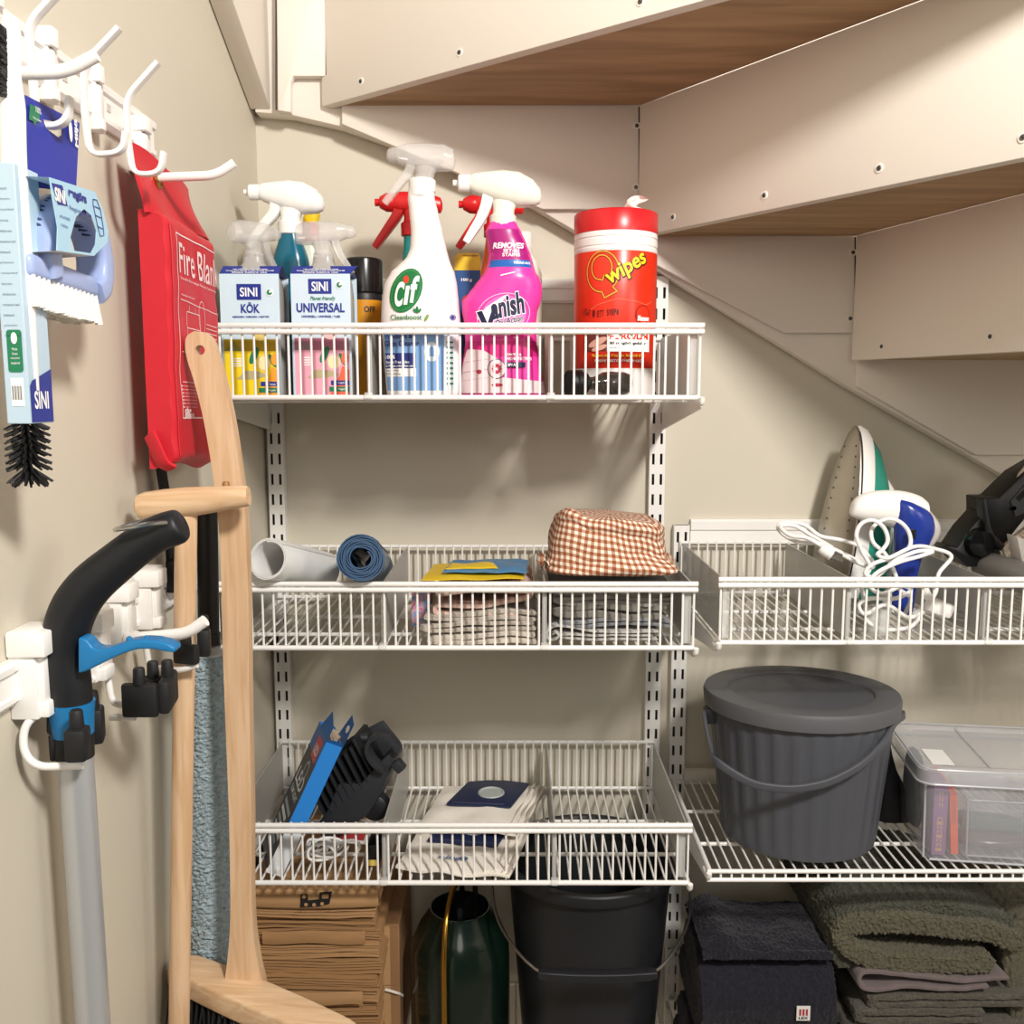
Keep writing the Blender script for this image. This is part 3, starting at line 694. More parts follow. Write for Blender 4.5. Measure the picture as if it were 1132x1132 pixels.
# wipes tub
Y = -.205; r = .0552; c = at(678.5, 437, Y); k = .0002745
o = thing('wipes_tub', 'tall red and white tub of wipes with a red lid', 'wipes tub', (c.x, Y, ZT))
zz = lambda y: (990-y)*k
b = MB(M_('tub_white', '#f4efec', .35))
pr = [(r-.004, 0), (r-.001, .001)]
for y in (985, 940, 936, 905, 900, 862): pr.append((r-.0003, zz(y)))
pr += [(r-.0005, zz(312)), (r+.0003, zz(308)), (r+.0003, zz(292)), (r-.001, zz(288)), (r-.001, zz(285)), (r+.0003, zz(281)), (r+.0003, zz(252)), (r-.001, zz(248)), (r-.001, zz(245)), (r+.0003, zz(241)), (r-.0002, zz(215)), (r-.003, zz(213)), (.0001, zz(213))]
b.lathe(pr, 64).build('tub', o)
RL = M_('tub_lid_red', '#cf1f25', .3)
b = MB(RL).lathe([(r-.0005, zz(219)), (r+.0005, zz(217)), (r+.0005, zz(125)), (r-.001, zz(118)), (r-.006, zz(113)), (r-.01, zz(112)), (r-.013, zz(116)), (.0001, zz(116))], 64).lathe([(.03, zz(116)), (.03, zz(109)), (.028, zz(107)), (.0001, zz(106))], 40).build('lid', o)
b = MB(mat('tissue', '#f5dcd8', .8)); b.grid(lambda u, v: V((.012+.022*u+.006*math.sin(v*9)*(.3+u), -.004+.004*math.sin(u*7+v*4), zz(110)+v*.020*(.75+.4*math.sin(u*2.6)))), 10, 8).build('wipe', o, 80)
RO = M_('tub_label_red', '#df3118', .3)
b = MB(RO).lathe([(r, zz(857)), (r+.0001, zz(856)), (r+.0001, zz(312)), (r, zz(311))], 64)
f0 = cyl_fn(1)
def tubf(u, v, e=0):
    R = r+.0002+e; return V((R*math.sin(u/r), -R*math.cos(u/r), v))
L = Lab(b, tubf, 342, 990, k, .00005)
YE = M_('wipes_yellow', '#f8d82a', .35); DKR = M_('wipes_dark', '#5a120c', .4); OUT = M_('wipes_outline', '#f3a638', .35)
for (a, w_, m) in ((80, 11, DKR), (80, 6, OUT)):
    pts = [(258+a*math.cos(t), 408-(a+14)*math.sin(t)) for t in (math.radians(q) for q in range(-50, 268, 9))]
    L.line(pts, w_, m)
    pts2 = [(255+50*math.cos(t), 390-58*math.sin(t)) for t in (math.radians(q) for q in range(-30, 245, 9))]
    L.line(pts2, w_, m).line([pts[0], (330, 500), (272, 530), (258, 500), (pts[-1])], w_, m).line([pts2[0], (300, 452), (268, 425), (262, 448), pts2[-1]], w_, m)
L.text('wipes', 306, 405, 520, 490, DKR, .0020, .1, .53).text('wipes', 303, 403, 517, 488, YE, .0006, .1, .53)
L.line([(165, 600), (240, 560), (330, 535), (420, 545), (480, 560), (530, 540)], 2.5, M_('wipes_wave', '#ec7d5a', .3))
for i, ch in enumerate('ÄGAT I ETT SVEP.'): 
    if ch != ' ': L.text(ch, 158+i*11.5, 572+i*1.2+8*math.sin(i*.3), 166+i*11.5, 602+i*1.0+8*math.sin(i*.3), DKR, .0002)
L.ring(462, 606, 40, 42, 3, DKR).ell(462, 606, 38, 40, RO).text('Skansen', 430, 612, 498, 634, WHP, .0004, .15)
L.rect(168, 690, 285, 775, M_('hand_print', '#6b2f2a', .5)).ell(240, 735, 50, 16, M_('hand_skin', '#d9a796', .5), -.4).ell(250, 762, 40, 12, M_('hand_skin', '#d9a796', .5), -.3)
L.rect(287, 690, 505, 780, WHP).text('FÄRG/LIM', 298, 690, 492, 722, RO, .0005).text('80 rengöringsdukar', 298, 734, 480, 750, BLKP, .0002).text('20x30cm', 298, 758, 345, 765, BLKP)
L.text('Ta bort olja, färg, lim, lack och tjära', 214, 793, 470, 806, YE, .0002).text('RENGÖR VERKTYG • FÖNSTER • LACK', 230, 814, 460, 828, WHP, .0002)
b.build('label', o)
# small dark bottle lying down
Y = -.292; c0 = at(628, 424, Y); cz = .0168
o = thing('small_bottle', 'small dark glass bottle with a black cap lying in front of the wipes tub', 'bottle', (c0.x, Y, ZT+cz), math.radians(24))
R = RY(PI/2).copy()
MB(mat('dark_glass', '#3b3530', .12, alpha=.93, coat=.5)).lathe([(.0001, .030), (.008, .030), (.008, .036), (.010, .042), (.0140, .050), (.0152, .058), (.0152, .080), (.013, .087), (.0001, .0885)], 28, (0, 0, 0), R).build('bottle', o)
MB(BLACK).lathe([(.0001, .0006), (.0125, .0006), (.0132, 0), (.0158, .000), (.0165, .002), (.0165, .018), (.0140, .021), (.0140, .0245), (.010, .028), (.008, .030)], 30, (0, 0, 0), R, fn=lambda a, rr, z: 1+(.02*math.cos(a*15) if .001 < z < .02 else 0)).build('cap', o)
# ---------------------------------------------------------------- folded cloths
def fold(b, path, t, y0, y1, seed=0, amp=.0015, ny=12, n=5, rough=35, skew=0):
    # a sheet folded along a path in x-z (seen from the front), running back from y0 to y1
    P_ = crs([(p[0], 0, p[1]) for p in path], n); L = len(P_); top = []; bot = []
    for i in range(L):
        d = P_[min(i+1, L-1)]-P_[max(i-1, 0)]; d.normalize(); nn = V((-d.z, 0, d.x))
        top.append(P_[i]+nn*t/2); bot.append(P_[i]-nn*t/2)
    e0 = P_[0]-(P_[1]-P_[0]).normalized()*t*.4; e1 = P_[-1]+(P_[-1]-P_[-2]).normalized()*t*.4
    out = top+[e1]+bot[::-1]+[e0]; ctr = P_+[P_[-1]]+P_[::-1]+[P_[0]]
    st = [(0, .55), (.004, .85), (.012, 1)]+[(i/ny, 1) for i in range(1, ny)]+[(.985, 1), (1, .7)]
    rings = []
    for (f, k) in st:
        y = y0+(y1-y0)*f; r = []
        for p, c in zip(out, ctr):
            q = c+(p-c)*k; q = V((q.x+skew*f, y, q.z))
            dx = nz((q.x, y, q.z), rough, seed)*amp; dz = nz((q.x, y, q.z), rough*.8, seed+5)*amp*1.2
            dy = nz((q.x*1.5, 0, q.z*1.5), rough*1.6, seed+9)*amp*1.5*(1-f)
            r.append(V((q.x+dx, y+dy, q.z+dz)))
        rings.append(r)
    n2 = len(rings[0]); b.loft(rings, caps=False); vo = len(b.v)-n2*len(rings)
    for k, fl in ((0, 1), (len(rings)-1, 0)):       # quad caps between the two faces of the sheet
        B0 = vo+k*n2; bi = lambda i: L+1+(L-1-i)
        q = [[i, i+1, bi(i+1), bi(i)] for i in range(L-1)]+[[L-1, L, bi(L-1)], [2*L+1, 0, bi(0)]]
        for f in q:
            f = [B0+j for j in f]; b.f.append(f if fl else f[::-1]); b.mi.append(b.cur)
    return b
def cloth_mat(name, col, sc=900, st=.5, dist=.001, var=.07, vs=(60, 60, 60)):
    return mat(name, col, .9, bump=(sc, st, dist), var=var, vscale=vs, spec=.2, fuzz=.25)
def cloth(px0, px1, y_bot, y_top, Yf, depth, label, m, kind='flat', seed=0, amp=.0015, group=None, cat='cloth', zmin=None, name='folded_cloth', layers=1):
    a = at(px0, y_bot, Yf); c = at(px1, y_top, Yf); w, h = c.x-a.x, c.z-a.z
    z0 = a.z if zmin is None else max(a.z, zmin)
    o = thing(name, label, cat, ((a.x+c.x)/2, Yf, z0), group=group)
    b = MB(m); t = h/(2*layers)*.9; path = []
    x0, x1 = -w/2+t/2, w/2-t/2
    r = random.Random(seed)
    z = t/2
    path = [(x1-r.random()*.01, z)]
    for k in range(2*layers):
        lft = (k % 2 == 0)
        xe = x0 if lft else x1
        j = (r.random()-.5)*.0025
        for f in (.6, .3, .04): path.append((xe*(1-f)+(-xe)*f, z+(r.random()-.5)*.0015))
        if k < 2*layers-1:
            zn = z+h/(2*layers)
            path.append((xe+j, (z+zn)/2)); z = zn
    fold(b, path, t*.90, 0, depth, seed, amp, 12, 5, 22)
    b.build('fabric', o, 60)
    return o
ZM = 1.0775
# white roll and blue roll
def axis_T(p0, p1):
    d = (p1-p0).normalized(); q = V((0, 1, 0)).rotation_difference(d).to_matrix().to_4x4()
    return q
def roll(b, p0, L, r0, r1, turns, t, T, seed=0, wob=0):
    n = int(turns*26); rings = []
    for y in [0, .002]+[L*i/8 for i in range(1, 9)]:
        o = []; i_ = []
        for k in range(n+1):
            a = 2*PI*turns*k/n+.8; r = r0+(r1-r0)*k/n+wob*math.sin(a*2+y*20+seed)+wob*.6*math.sin(a*3.3+seed)
            o.append(V((r*math.cos(a), y, r*math.sin(a)))); i_.append(V(((r-t)*math.cos(a), y, (r-t)*math.sin(a))))
        rings.append(o+i_[::-1])
    b.T = T; n2 = len(rings[0]); vs = [p for q in rings for p in q]; fs = []
    for i in range(len(rings)-1):
        for j in range(n2): fs.append([i*n2+j, i*n2+(j+1) % n2, (i+1)*n2+(j+1) % n2, (i+1)*n2+j])
    for base in (0, (len(rings)-1)*n2):
        for k in range(n): fs.append([base+k, base+k+1, base+n2-2-k, base+n2-1-k])
    b.add(vs, fs); b.T = None
p0, p1 = at(296.5, 618, -.338), at(402, 640, -.07); p1 = p0+(p1-p0)*.52
o = thing('foam_roll', 'white translucent roll of shelf liner at the left of the middle basket', 'roll', p0)
b = MB(mat('white_foam', '#eeebe8', .6, sub=.1)); roll(b, p0, (p1-p0).length, .0272, .0232, 2.15, .0016, axis_T(p0, p1), 0, .0003); b.build('liner_sheet', o, 50)
p0, p1 = at(399, 617, -.335), at(414, 628, -.08)
o = thing('bag_roll', 'roll of blue plastic bags with a crumpled dark centre in the middle basket', 'roll', p0)
BLU = mat('blue_film', '#274c70', .35, spec=.5); b = MB(BLU); roll(b, p0, .25, .031, .0135, 7, .0018, axis_T(p0, p1), 2, .0006)
b.build('film', o, 50)
b = MB(mat('blue_film_dark', '#1f4265', .35)); T = axis_T(p0, p1); b.T = T
b.grid(lambda u, v: V(((.0095+.004*math.sin(u*2*PI*3)+.002*nz((u*4, v*3, 1)))*math.cos(2*PI*u), .004+.15*v, (.0125+.004*math.cos(u*2*PI*4))*math.sin(2*PI*u)*1.05)), 48, 6, True)
b.T = None; b.build('crumpled_core', o, 80)
# cloths in the middle compartment
LINEN = cloth_mat('oat_linen', '#c9bfb2', 700, .6, .001); WAF = cloth_mat('waffle_grey', '#b5aca0', 420, .9, .0014, .1, (130, 130, 130)); PKL = None
def striped(name, c1, c2, period, ax='X', rough=.9):
    m = mat(name, c1, rough, spec=.2); nt = m.node_tree; L = nt.links.new; bb = nt.nodes['Principled BSDF']
    tc = N(m, 'ShaderNodeTexCoord'); wv = N(m, 'ShaderNodeTexWave'); wv.bands_direction = ax; wv.inputs['Scale'].default_value = .314/period; wv.inputs['Distortion'].default_value = .5
    L(tc.outputs['Object'], wv.inputs['Vector']); r = N(m, 'ShaderNodeValToRGB'); r.color_ramp.elements[0].color = lin(c1); r.color_ramp.elements[1].color = lin(c2)
    r.color_ramp.elements[0].position = .5; r.color_ramp.elements[1].position = .6
    L(wv.outputs['Fac'], r.inputs['Fac']); L(r.outputs['Color'], bb.inputs['Base Color']); return m
PSTR = striped('pink_striped_cloth', '#d9bfb3', '#c8a497', .0095)
zc = ZM
cl = [(473, 598, 712, 698, LINEN, 'oat linen cloth at the very bottom of the beige cloth stack', 1),
      (467, 596, 698, 687, WAF, 'grey waffle cloth second from the bottom of the beige stack', 1),
      (470, 599, 687, 675, WAF, 'grey waffle cloth just under the pink striped cloth', 1)]
for i, (x0, x1, yb, yt, m, lb, ly) in enumerate(cl):
    cloth(x0, x1, yb+1, yt, -.296, .20, lb, m, seed=i+3, amp=.0034, layers=ly, group='beige folded cloths')
c0 = at(478, 682, -.293); c1 = at(590, 648, -.293)
o = thing('folded_cloth', 'pale pink striped cloth with curled fold on top of the beige stack', 'cloth', ((c0.x+c1.x)/2, -.293, c0.z), group='beige folded cloths')
b = MB(PSTR); hw = (c1.x-c0.x)/2; fold(b, [(hw-.02, .004), (0, .003), (-hw+.012, .003), (-hw+.004, .009), (-hw+.012, .0155), (-.005, .013), (hw-.03, .021), (hw-.004, .0285), (hw-.012, .0345), (0, .0335), (-hw+.006, .031)], .0062, 0, .19, 4, .002); b.build('fabric', o, 60)
# packet on top
c0 = at(466, 639, -.28); zt = c0.z-.003
o = thing('cleaning_packet', 'flat yellow and blue packet lying on top of the beige cloths', 'packet', (at(528, 639, -.24).x, -.2, zt))
def slab(b, pts, z0, h, seed, amp=.002, sub=12):
    # puffy flat packet over a four-cornered outline
    q = [V((p[0], p[1], 0)) for p in pts]
    def f(sgn):
        def g(u, v):
            p = (q[0]*(1-u)+q[1]*u)*(1-v)+(q[3]*(1-u)+q[2]*u)*v
            e = max(0, 1-abs(2*u-1)**4)*max(0, 1-abs(2*v-1)**4)
            return V((p.x, p.y, z0+h/2+sgn*(h/2*(.25+.75*e**.4))+nz(p, 30, seed)*amp))
        return g
    n = sub
    b.grid(f(1), n, n); b.grid(f(-1), n, n, flip=True)
    def edge(fn):
        b.grid(lambda u, v: (lambda A, B: A*(1-v)+B*v)(*[f(s)(*fn(u)) for s in (-1, 1)]), n, 1)
    edge(lambda u: (u, 0)); edge(lambda u: (1, 1*u)); edge(lambda u: (1-u, 1)); edge(lambda u: (0, 1-u))
    return b
YP = mat('packet_yellow', '#e8c52a', .4); BP = mat('packet_blue', '#4d7ea8', .4)
b = MB(YP); slab(b, [(-.072, -.085), (.062, -.080), (.068, .03), (-.064, .03)], 0, .004, 1, .002); b.build('packet_film', o, 50)
b = MB(BP); slab(b, [(-.045, -.066), (.066, -.07), (.070, .02), (-.035, .02)], .0045, .008, 3, .004); b.mat(YP); slab(b, [(-.042, -.062), (.028, -.064), (.020, -.025), (-.035, -.02)], .0105, .004, 5, .003); b.build('printed_pouch', o, 50)
# little pink and blue packet by the divider
c0 = at(466, 667, -.22); o = thing('tissue_packet', 'small pink and blue packet beside the left edge of the beige cloths', 'packet', (c0.x, -.225, ZM))
def wrap_mat():
    m = mat('pink_blue_wrapper', '#d59bb0', .4); nt = m.node_tree; bb = nt.nodes['Principled BSDF']; L = nt.links.new
    tc = N(m, 'ShaderNodeTexCoord'); n = N(m, 'ShaderNodeTexNoise'); n.inputs['Scale'].default_value = 130; L(tc.outputs['Object'], n.inputs['Vector'])
    r = N(m, 'ShaderNodeValToRGB'); r.color_ramp.interpolation = 'CONSTANT'; r.color_ramp.elements[0].color = lin('#7fa3cf'); r.color_ramp.elements[1].color = lin('#d7a0b4'); r.color_ramp.elements[1].position = .47
    e = r.color_ramp.elements.new(.6); e.color = lin('#c0566f'); L(n.outputs['Fac'], r.inputs['Fac']); L(r.outputs['Color'], bb.inputs['Base Color']); return m
b = MB(wrap_mat()); b.grid(lambda u, v: V((.013*math.cos(2*PI*u)*(1+.1*math.sin(v*9)), -.0+.11*v, .027+.0265*math.sin(2*PI*u)*(1+.05*math.sin(v*11+u*20)))), 24, 14, True); b.add([(-.013, 0, .003), (.013, 0, .003), (.013, 0, .05), (-.013, 0, .05)], [[0, 1, 2, 3]]); b.build('wrapper', o, 60)
# grey stack and gingham
G1 = cloth_mat('dark_grey_cotton', '#77736d', 800, .5, .001); G2 = cloth_mat('mid_grey_cotton', '#8f8c88', 800, .5, .001); G3 = cloth_mat('light_grey_cotton', '#b6b2ae', 600, .5, .001)
G4 = cloth_mat('slate_cotton', '#83858a', 700, .5, .001)
x = lambda px: at(px, 690, -.296).x
o = thing('rolled_cloth', 'pale grey cloth rolled at its left end at the bottom of the grey stack', 'cloth', (x(666), -.298, ZM), group='grey folded cloths')
b = MB(G3); w2 = x(728)-x(666)
fold(b, [(w2, .012), (0, .014), (-w2*.55, .019), (-w2*.80, .0215), (-w2*.97, .016), (-w2*.98, .006), (-w2*.86, .0028), (-w2*.77, .008), (-w2*.82, .013), (-w2*.88, .0105)], .0034, 0, .2, 8, .0016)
fold(b, [(w2*.98, .0022), (0, .002), (-w2*.7, .004), (-w2*.66, .0085), (0, .0075), (w2*.9, .007)], .003, .002, .2, 9, .0012); b.build('fabric', o, 60)
for i, (x0, x1, yb, yt, m, lb, ly) in enumerate([(620, 748, 694, 684, G4, 'slate grey cloth directly on the pale rolled cloth', 1), (612, 744, 685, 667, G1, 'thick dark grey cloth in the middle of the grey stack', 1), (614, 750, 668, 657, G2, 'mid grey cloth near the top of the grey stack', 1), (612, 752, 659, 648, G1, 'dark grey cloth right under the brown gingham cloth', 1)]):
    cloth(x0, x1, yb+1, yt, -.296, .2, lb, m, seed=i+21, amp=.0042, layers=ly, group='grey folded cloths')
m = mat('brown_gingham', '#f1e4d4', .9, spec=.2, bump=(700, .3, .0006)); nt = m.node_tree; bb = nt.nodes['Principled BSDF']; L = nt.links.new
tc = N(m, 'ShaderNodeTexCoord'); nn_ = N(m, 'ShaderNodeTexNoise'); nn_.inputs['Scale'].default_value = 14; L(tc.outputs['UV'], nn_.inputs['Vector'])
sx = N(m, 'ShaderNodeSeparateXYZ'); L(tc.outputs['UV'], sx.inputs[0]); fs_ = []
for ax in ('X', 'Y'):
    a1 = N(m, 'ShaderNodeMath', operation='MULTIPLY'); a1.inputs[1].default_value = 1.0; L(sx.outputs[ax], a1.inputs[0])
    f1 = N(m, 'ShaderNodeMath', operation='FRACT'); L(a1.outputs[0], f1.inputs[0]); g1 = N(m, 'ShaderNodeMath', operation='GREATER_THAN'); g1.inputs[1].default_value = .5; L(f1.outputs[0], g1.inputs[0]); fs_.append(g1)
ad = N(m, 'ShaderNodeMath', operation='ADD'); L(fs_[0].outputs[0], ad.inputs[0]); L(fs_[1].outputs[0], ad.inputs[1])
hf = N(m, 'ShaderNodeMath', operation='MULTIPLY'); hf.inputs[1].default_value = .5; L(ad.outputs[0], hf.inputs[0])
rp = N(m, 'ShaderNodeValToRGB'); rp.color_ramp.interpolation = 'CONSTANT'; rp.color_ramp.elements[0].color = lin('#f0e4d5'); rp.color_ramp.elements[1].color = lin('#bd8f74'); rp.color_ramp.elements[1].position = .25
e = rp.color_ramp.elements.new(.75); e.color = lin('#8d5338'); L(hf.outputs[0], rp.inputs['Fac']); L(rp.outputs['Color'], bb.inputs['Base Color'])
GING = m
def gingham():
    Yf = -.298; c0 = at(606, 641, Yf); c1 = at(753, 641, Yf); zb = c0.z+.004; cx = (c0.x+c1.x)/2; hw = (c1.x-c0.x)/2
    top = at(640, 564, Yf+.01).z-zb
    o = thing('gingham_cloth', 'brown and white gingham cloth heaped on top of the grey cloths', 'cloth', (cx, Yf+.07, zb))
    nu, nv = 96, 44
    vs = []; uv = []
    prof = [(0, .95), (.03, .995), (.10, 1.0), (.20, .985), (.30, .955), (.5, .93), (.70, .91), (.84, .885), (.93, .85), (.985, .78), (1.0, .62), (1.0, .25), (.99, 0)]
    def pr(t):
        s_ = t*(len(prof)-1); i = min(int(s_), len(prof)-2); f = s_-i
        return prof[i][0]+(prof[i+1][0]-prof[i][0])*f, prof[i][1]+(prof[i+1][1]-prof[i][1])*f
    for i in range(nu):
        a = 2*PI*i/nu
        for j in range(nv+1):
            zt, k = pr(j/nv); c, s_ = math.cos(a), math.sin(a)
            ex = math.copysign(abs(c)**.5, c); ey = math.copysign(abs(s_)**.5, s_)
            xx, yy = hw*k*ex, .068*k*ey
            H = top*(.86-.10*max(0, xx/hw)+.16*math.exp(-((xx+hw*.68)/.018)**2)*max(0, -ey*.5+.6))
            z = H*zt
            # creases: a rolled fold near the top edge, drooping folds, and a puffed hem at the bottom
            wv = .0035*math.sin(z*95+xx*26+2*nz((xx*14, yy*14, 1)))*(1-zt*.4)+.008*nz((xx*19, yy*19, z*24), 1, 3)
            rollf = .0025*math.exp(-((zt-.86)/.07)**2)+.006*math.exp(-((zt-.10-.05*math.sin(xx*38))/.11)**2)
            crs_ = -.003*math.exp(-((zt-.74+1.2*xx)/.035)**2)-.0045*math.exp(-((zt-.27-.16*math.sin(xx*30+.5))/.045)**2)
            if xx > 0: xx *= 1-.13*zt
            d = wv+rollf+crs_
            xx += d*ex*.7; yy += d*ey
            z += .0035*nz((xx*20, yy*20, 5))*zt
            vs.append((xx, yy, max(0, z)))
            uv.append([0, 0])
    W1 = nv+1; G_ = .0090; mid_ = 14
    P3 = [V(v) for v in vs]; su = 0
    for i in range(nu):
        if i: su += (P3[i*W1+mid_]-P3[(i-1)*W1+mid_]).length
        sv = 0
        for j in range(W1):
            if j: sv += (P3[i*W1+j]-P3[i*W1+j-1]).length
            p = P3[i*W1+j]; uv[i*W1+j] = (su/G_+.5*(p.z/.08)+.35*nz((p.x*25, p.y*25, p.z*25)), sv/G_+14*p.x+.35*nz((p.x*25, p.y*25, p.z*25), 1, 2))
    tot = su+(P3[mid_]-P3[(nu-1)*W1+mid_]).length; SEAM = tot/G_
    w_ = nv+1; fs = [[i*w_+j, ((i+1) % nu)*w_+j, ((i+1) % nu)*w_+j+1, i*w_+j+1] for i in range(nu) for j in range(nv)]
    b = MB(GING).add(vs, fs); ob = b.build('fabric', o, 75); me = ob.data; ul = me.uv_layers.new(name='weave')
    # arc-length based squares, seam-safe around the back
    for pgon in me.polygons:
        us = [uv[me.loops[li].vertex_index] for li in pgon.loop_indices]; mx = max(u[0] for u in us)
        for li, u in zip(pgon.loop_indices, us): ul.data[li].uv = (u[0]+(SEAM if mx-u[0] > SEAM/2 else 0), u[1])
    b = MB(GING)
    ob = b.grid(lambda u, v: V((-hw*.98-.012*u+.004*math.sin(v*5), -.050+.05*v, .004+.014*math.sin(PI*(.15+.8*u))*(.7+.3*math.cos(v*7))+.004*v)), 8, 8).build('corner_flap', o, 80)
    ul = ob.data.uv_layers.new(name='weave')
    for li, lp in enumerate(ob.data.loops): co_ = ob.data.vertices[lp.vertex_index].co; ul.data[li].uv = (co_.x*89, co_.z*89)
gingham()
# ---------------------------------------------------------------- lowest basket
ZL = .7590
# blue lamp box
pb, ptp = at(303, 970, -.285), at(369, 834, -.285)
ang = math.atan2(ptp.x-pb.x, ptp.z-pb.z); Lb = (ptp-pb).length
o = thing('lamp_box', 'opened blue and black lamp box leaning in the left end of the lowest basket', 'box', (pb.x, -.285, pb.z+.004), rot=(0, 0, 0))
o.rotation_mode = 'QUATERNION'; o.rotation_quaternion = (M.Rotation(math.radians(17), 3, 'Z') @ RY(ang)).to_quaternion()
tb, wb = .0235, .088
BXB = mat('box_blue', '#2b82d4', .4); BXK = mat('box_black', '#23262c', .4); BXW = mat('box_white', '#d9dde2', .45); BXD = mat('box_deep_blue', '#1c5c9e', .4)
b = MB(BXB)
def quad(b, p): b.add(p, [[0, 1, 2, 3]])
zw = Lb*.36
hx = tb/2
b.mat(BXW); quad(b, [(-hx, 0, 0), (hx, 0, 0), (hx, 0, zw), (-hx, 0, zw)])
b.mat(BXB); quad(b, [(-hx, 0, zw), (hx, 0, zw), (hx, 0, Lb), (-hx, 0, Lb)])
b.mat(BXB); quad(b, [(hx, 0, 0), (hx, wb, 0), (hx, wb, Lb), (hx, 0, Lb)]); quad(b, [(hx, wb, 0), (-hx, wb, 0), (-hx, wb, Lb), (hx, wb, Lb)])
b.mat(BXK); quad(b, [(-hx, wb, 0), (-hx, 0, 0), (-hx, 0, Lb*.82), (-hx, wb, Lb*.82)]); b.mat(BXD); quad(b, [(-hx, wb, Lb*.82), (-hx, 0, Lb*.82), (-hx, 0, Lb), (-hx, wb, Lb)])
b.mat(BXW); quad(b, [(-hx, 0, 0), (-hx, wb, 0), (hx, wb, 0), (hx, 0, 0)])
f_ = plane_fn((-hx-.0002, wb, 0), (0, -1, 0), (0, 0, 1)); f2 = plane_fn((-hx-.0004, wb, 0), (0, -1, 0), (0, 0, 1))
RD = mat('box_red', '#c23a3a', .4); GY = mat('box_grey', '#9aa0a8', .4)
b.mat(RD).flat(rect(.035, Lb*.80, .075, Lb*.96), f_, .05).mat(BXW).text('LED', .041, Lb*.84, .028, .012, f2, .0004)
b.mat(BXW).text('LED', .012, Lb*.56, .06, .020, f_, .0005).text('SLIM LIGHT', .012, Lb*.48, .06, .009, f_, .0002)
b.mat(GY).flat(ellipse(.05, Lb*.70, .014, .014), f_, .02).mat(BXK).flat(ellipse(.05, Lb*.70, .010, .010), f2, .02)
for i in range(6): b.mat(GY if i % 2 else BXW).flat(rect(.01, Lb*(.08+.06*i), .05+.012*(i % 3), Lb*(.115+.06*i)), f_, .05)
b.build('carton', o, 20)
# torn flaps at the top
b = MB(BXD); b.add([(-hx, 0, Lb), (-hx, wb*.8, Lb), (-hx+.006, wb*.75, Lb+.026), (-hx+.004, .012, Lb+.018)], [[0, 1, 2, 3]]); b.build('end_flap', o, 20)
b = MB(BXB); b.add([(-hx, 0, Lb), (hx, 0, Lb), (hx-.002, -.008, Lb+.008), (-hx+.001, -.008, Lb+.007)], [[0, 1, 2, 3]]); b.build('end_flap', o, 20)
b = MB(BXD)
# hanging flap with a euro hole
fl = [(0, 0), (wb*.62, 0), (wb*.5, .038), (.010, .034)]; hole = ellipse(wb*.30, .020, .009, .0055, 16)
bm = bmesh.new(); vo = [bm.verts.new((p[0], p[1], 0)) for p in fl]; vh = [bm.verts.new((p[0], p[1], 0)) for p in hole]
eo = [bm.edges.new((vo[i], vo[(i+1) % 4])) for i in range(4)]; eh = [bm.edges.new((vh[i], vh[(i+1) % 16])) for i in range(16)]
bmesh.ops.triangle_fill(bm, edges=eo+eh, use_beauty=True)
for v in bm.verts: v.co = V((hx+.001+v.co.y*.10, v.co.x, Lb+v.co.y*.95))
b.bm(bm); b.build('hanging_flap', o, 20)
b = MB(mat('torn_card', '#cdb9a2', .8)); 
for i in range(5): b.box((-.004+i*.003, .02+.01*i, Lb-.003), (.0012, .03, .012), R=RZ(.2*i))
b.build('torn_edge', o, 20)
# black ribbed vacuum nozzle
CH = mat('charcoal_plastic', '#2c2e33', .45); CH2 = mat('charcoal_dark', '#1d1e22', .5)
n0 = at(357, 908, -.21); n1 = at(456, 818, -.19)
ax = (n1-n0); Ln = ax.length; a_ = math.atan2(ax.z, ax.x)
o = thing('vacuum_nozzle', 'charcoal ribbed vacuum nozzle leaning beside the blue lamp box', 'vacuum nozzle', n0); o.rotation_euler = (0, -a_, math.radians(-8))
b = MB(CH); sd = [(0, -.012), (.012, -.024), (.075, -.030), (.108, -.020), (Ln-.014, .004), (Ln-.012, .018), (.098, .010), (.072, .030), (.03, .010), (0, .004)]
b.prism([V((p[0], -.030, p[1])) for p in sd], (0, .05, 0), bev=.003); b.build('shell', o, 30)
b = MB(CH2)
for i in range(9):
    xx = .022+i*.0118
    b.prism([V((xx, -.030, .004)), V((xx+.0028, -.030, .004)), V((xx+.018, -.030, .058+.005*math.sin(i*1.7))), V((xx+.014, -.030, .062+.005*math.sin(i*1.7)))], (0, .062, 0), bev=.0008)
b.build('ribs', o, 30)
b = MB(CH)
b.prism([V((.045, .034, -.012)), V((Ln-.02, .034, .010)), V((Ln-.018, .034, .052)), V((.110, .034, .062)), V((.06, .034, .05))], (0, .006, 0), bev=.002)
b.tube(crs([(.10, 0, .054), (.115, -.004, .060), (.128, -.004, .058), (.138, -.002, .050)], 4), .0065, 10); b.build('side_plate', o, 30)
b = MB(CH); rg = []
for k in range(25):
    t = PI*1.35*k/24-.35; rg.append((Ln-.016+.020*math.cos(t), -.032+.0, .022+.026*math.sin(t)))
b.tube(rg, .0062, 10, flat=(1.9, .55), up=(0, 1, 0)); b.box((Ln-.012, -.034, -.004), (.014, .014, .016), .002); b.build('swivel_ring', o, 40)
b = MB(CH2).lathe([(.014, -.012), (.019, -.010), (.019, .008), (.015, .011), (.0001, .011)], 28, (.080, -.005, -.030), RX(PI/2)); b.build('wheel', o)
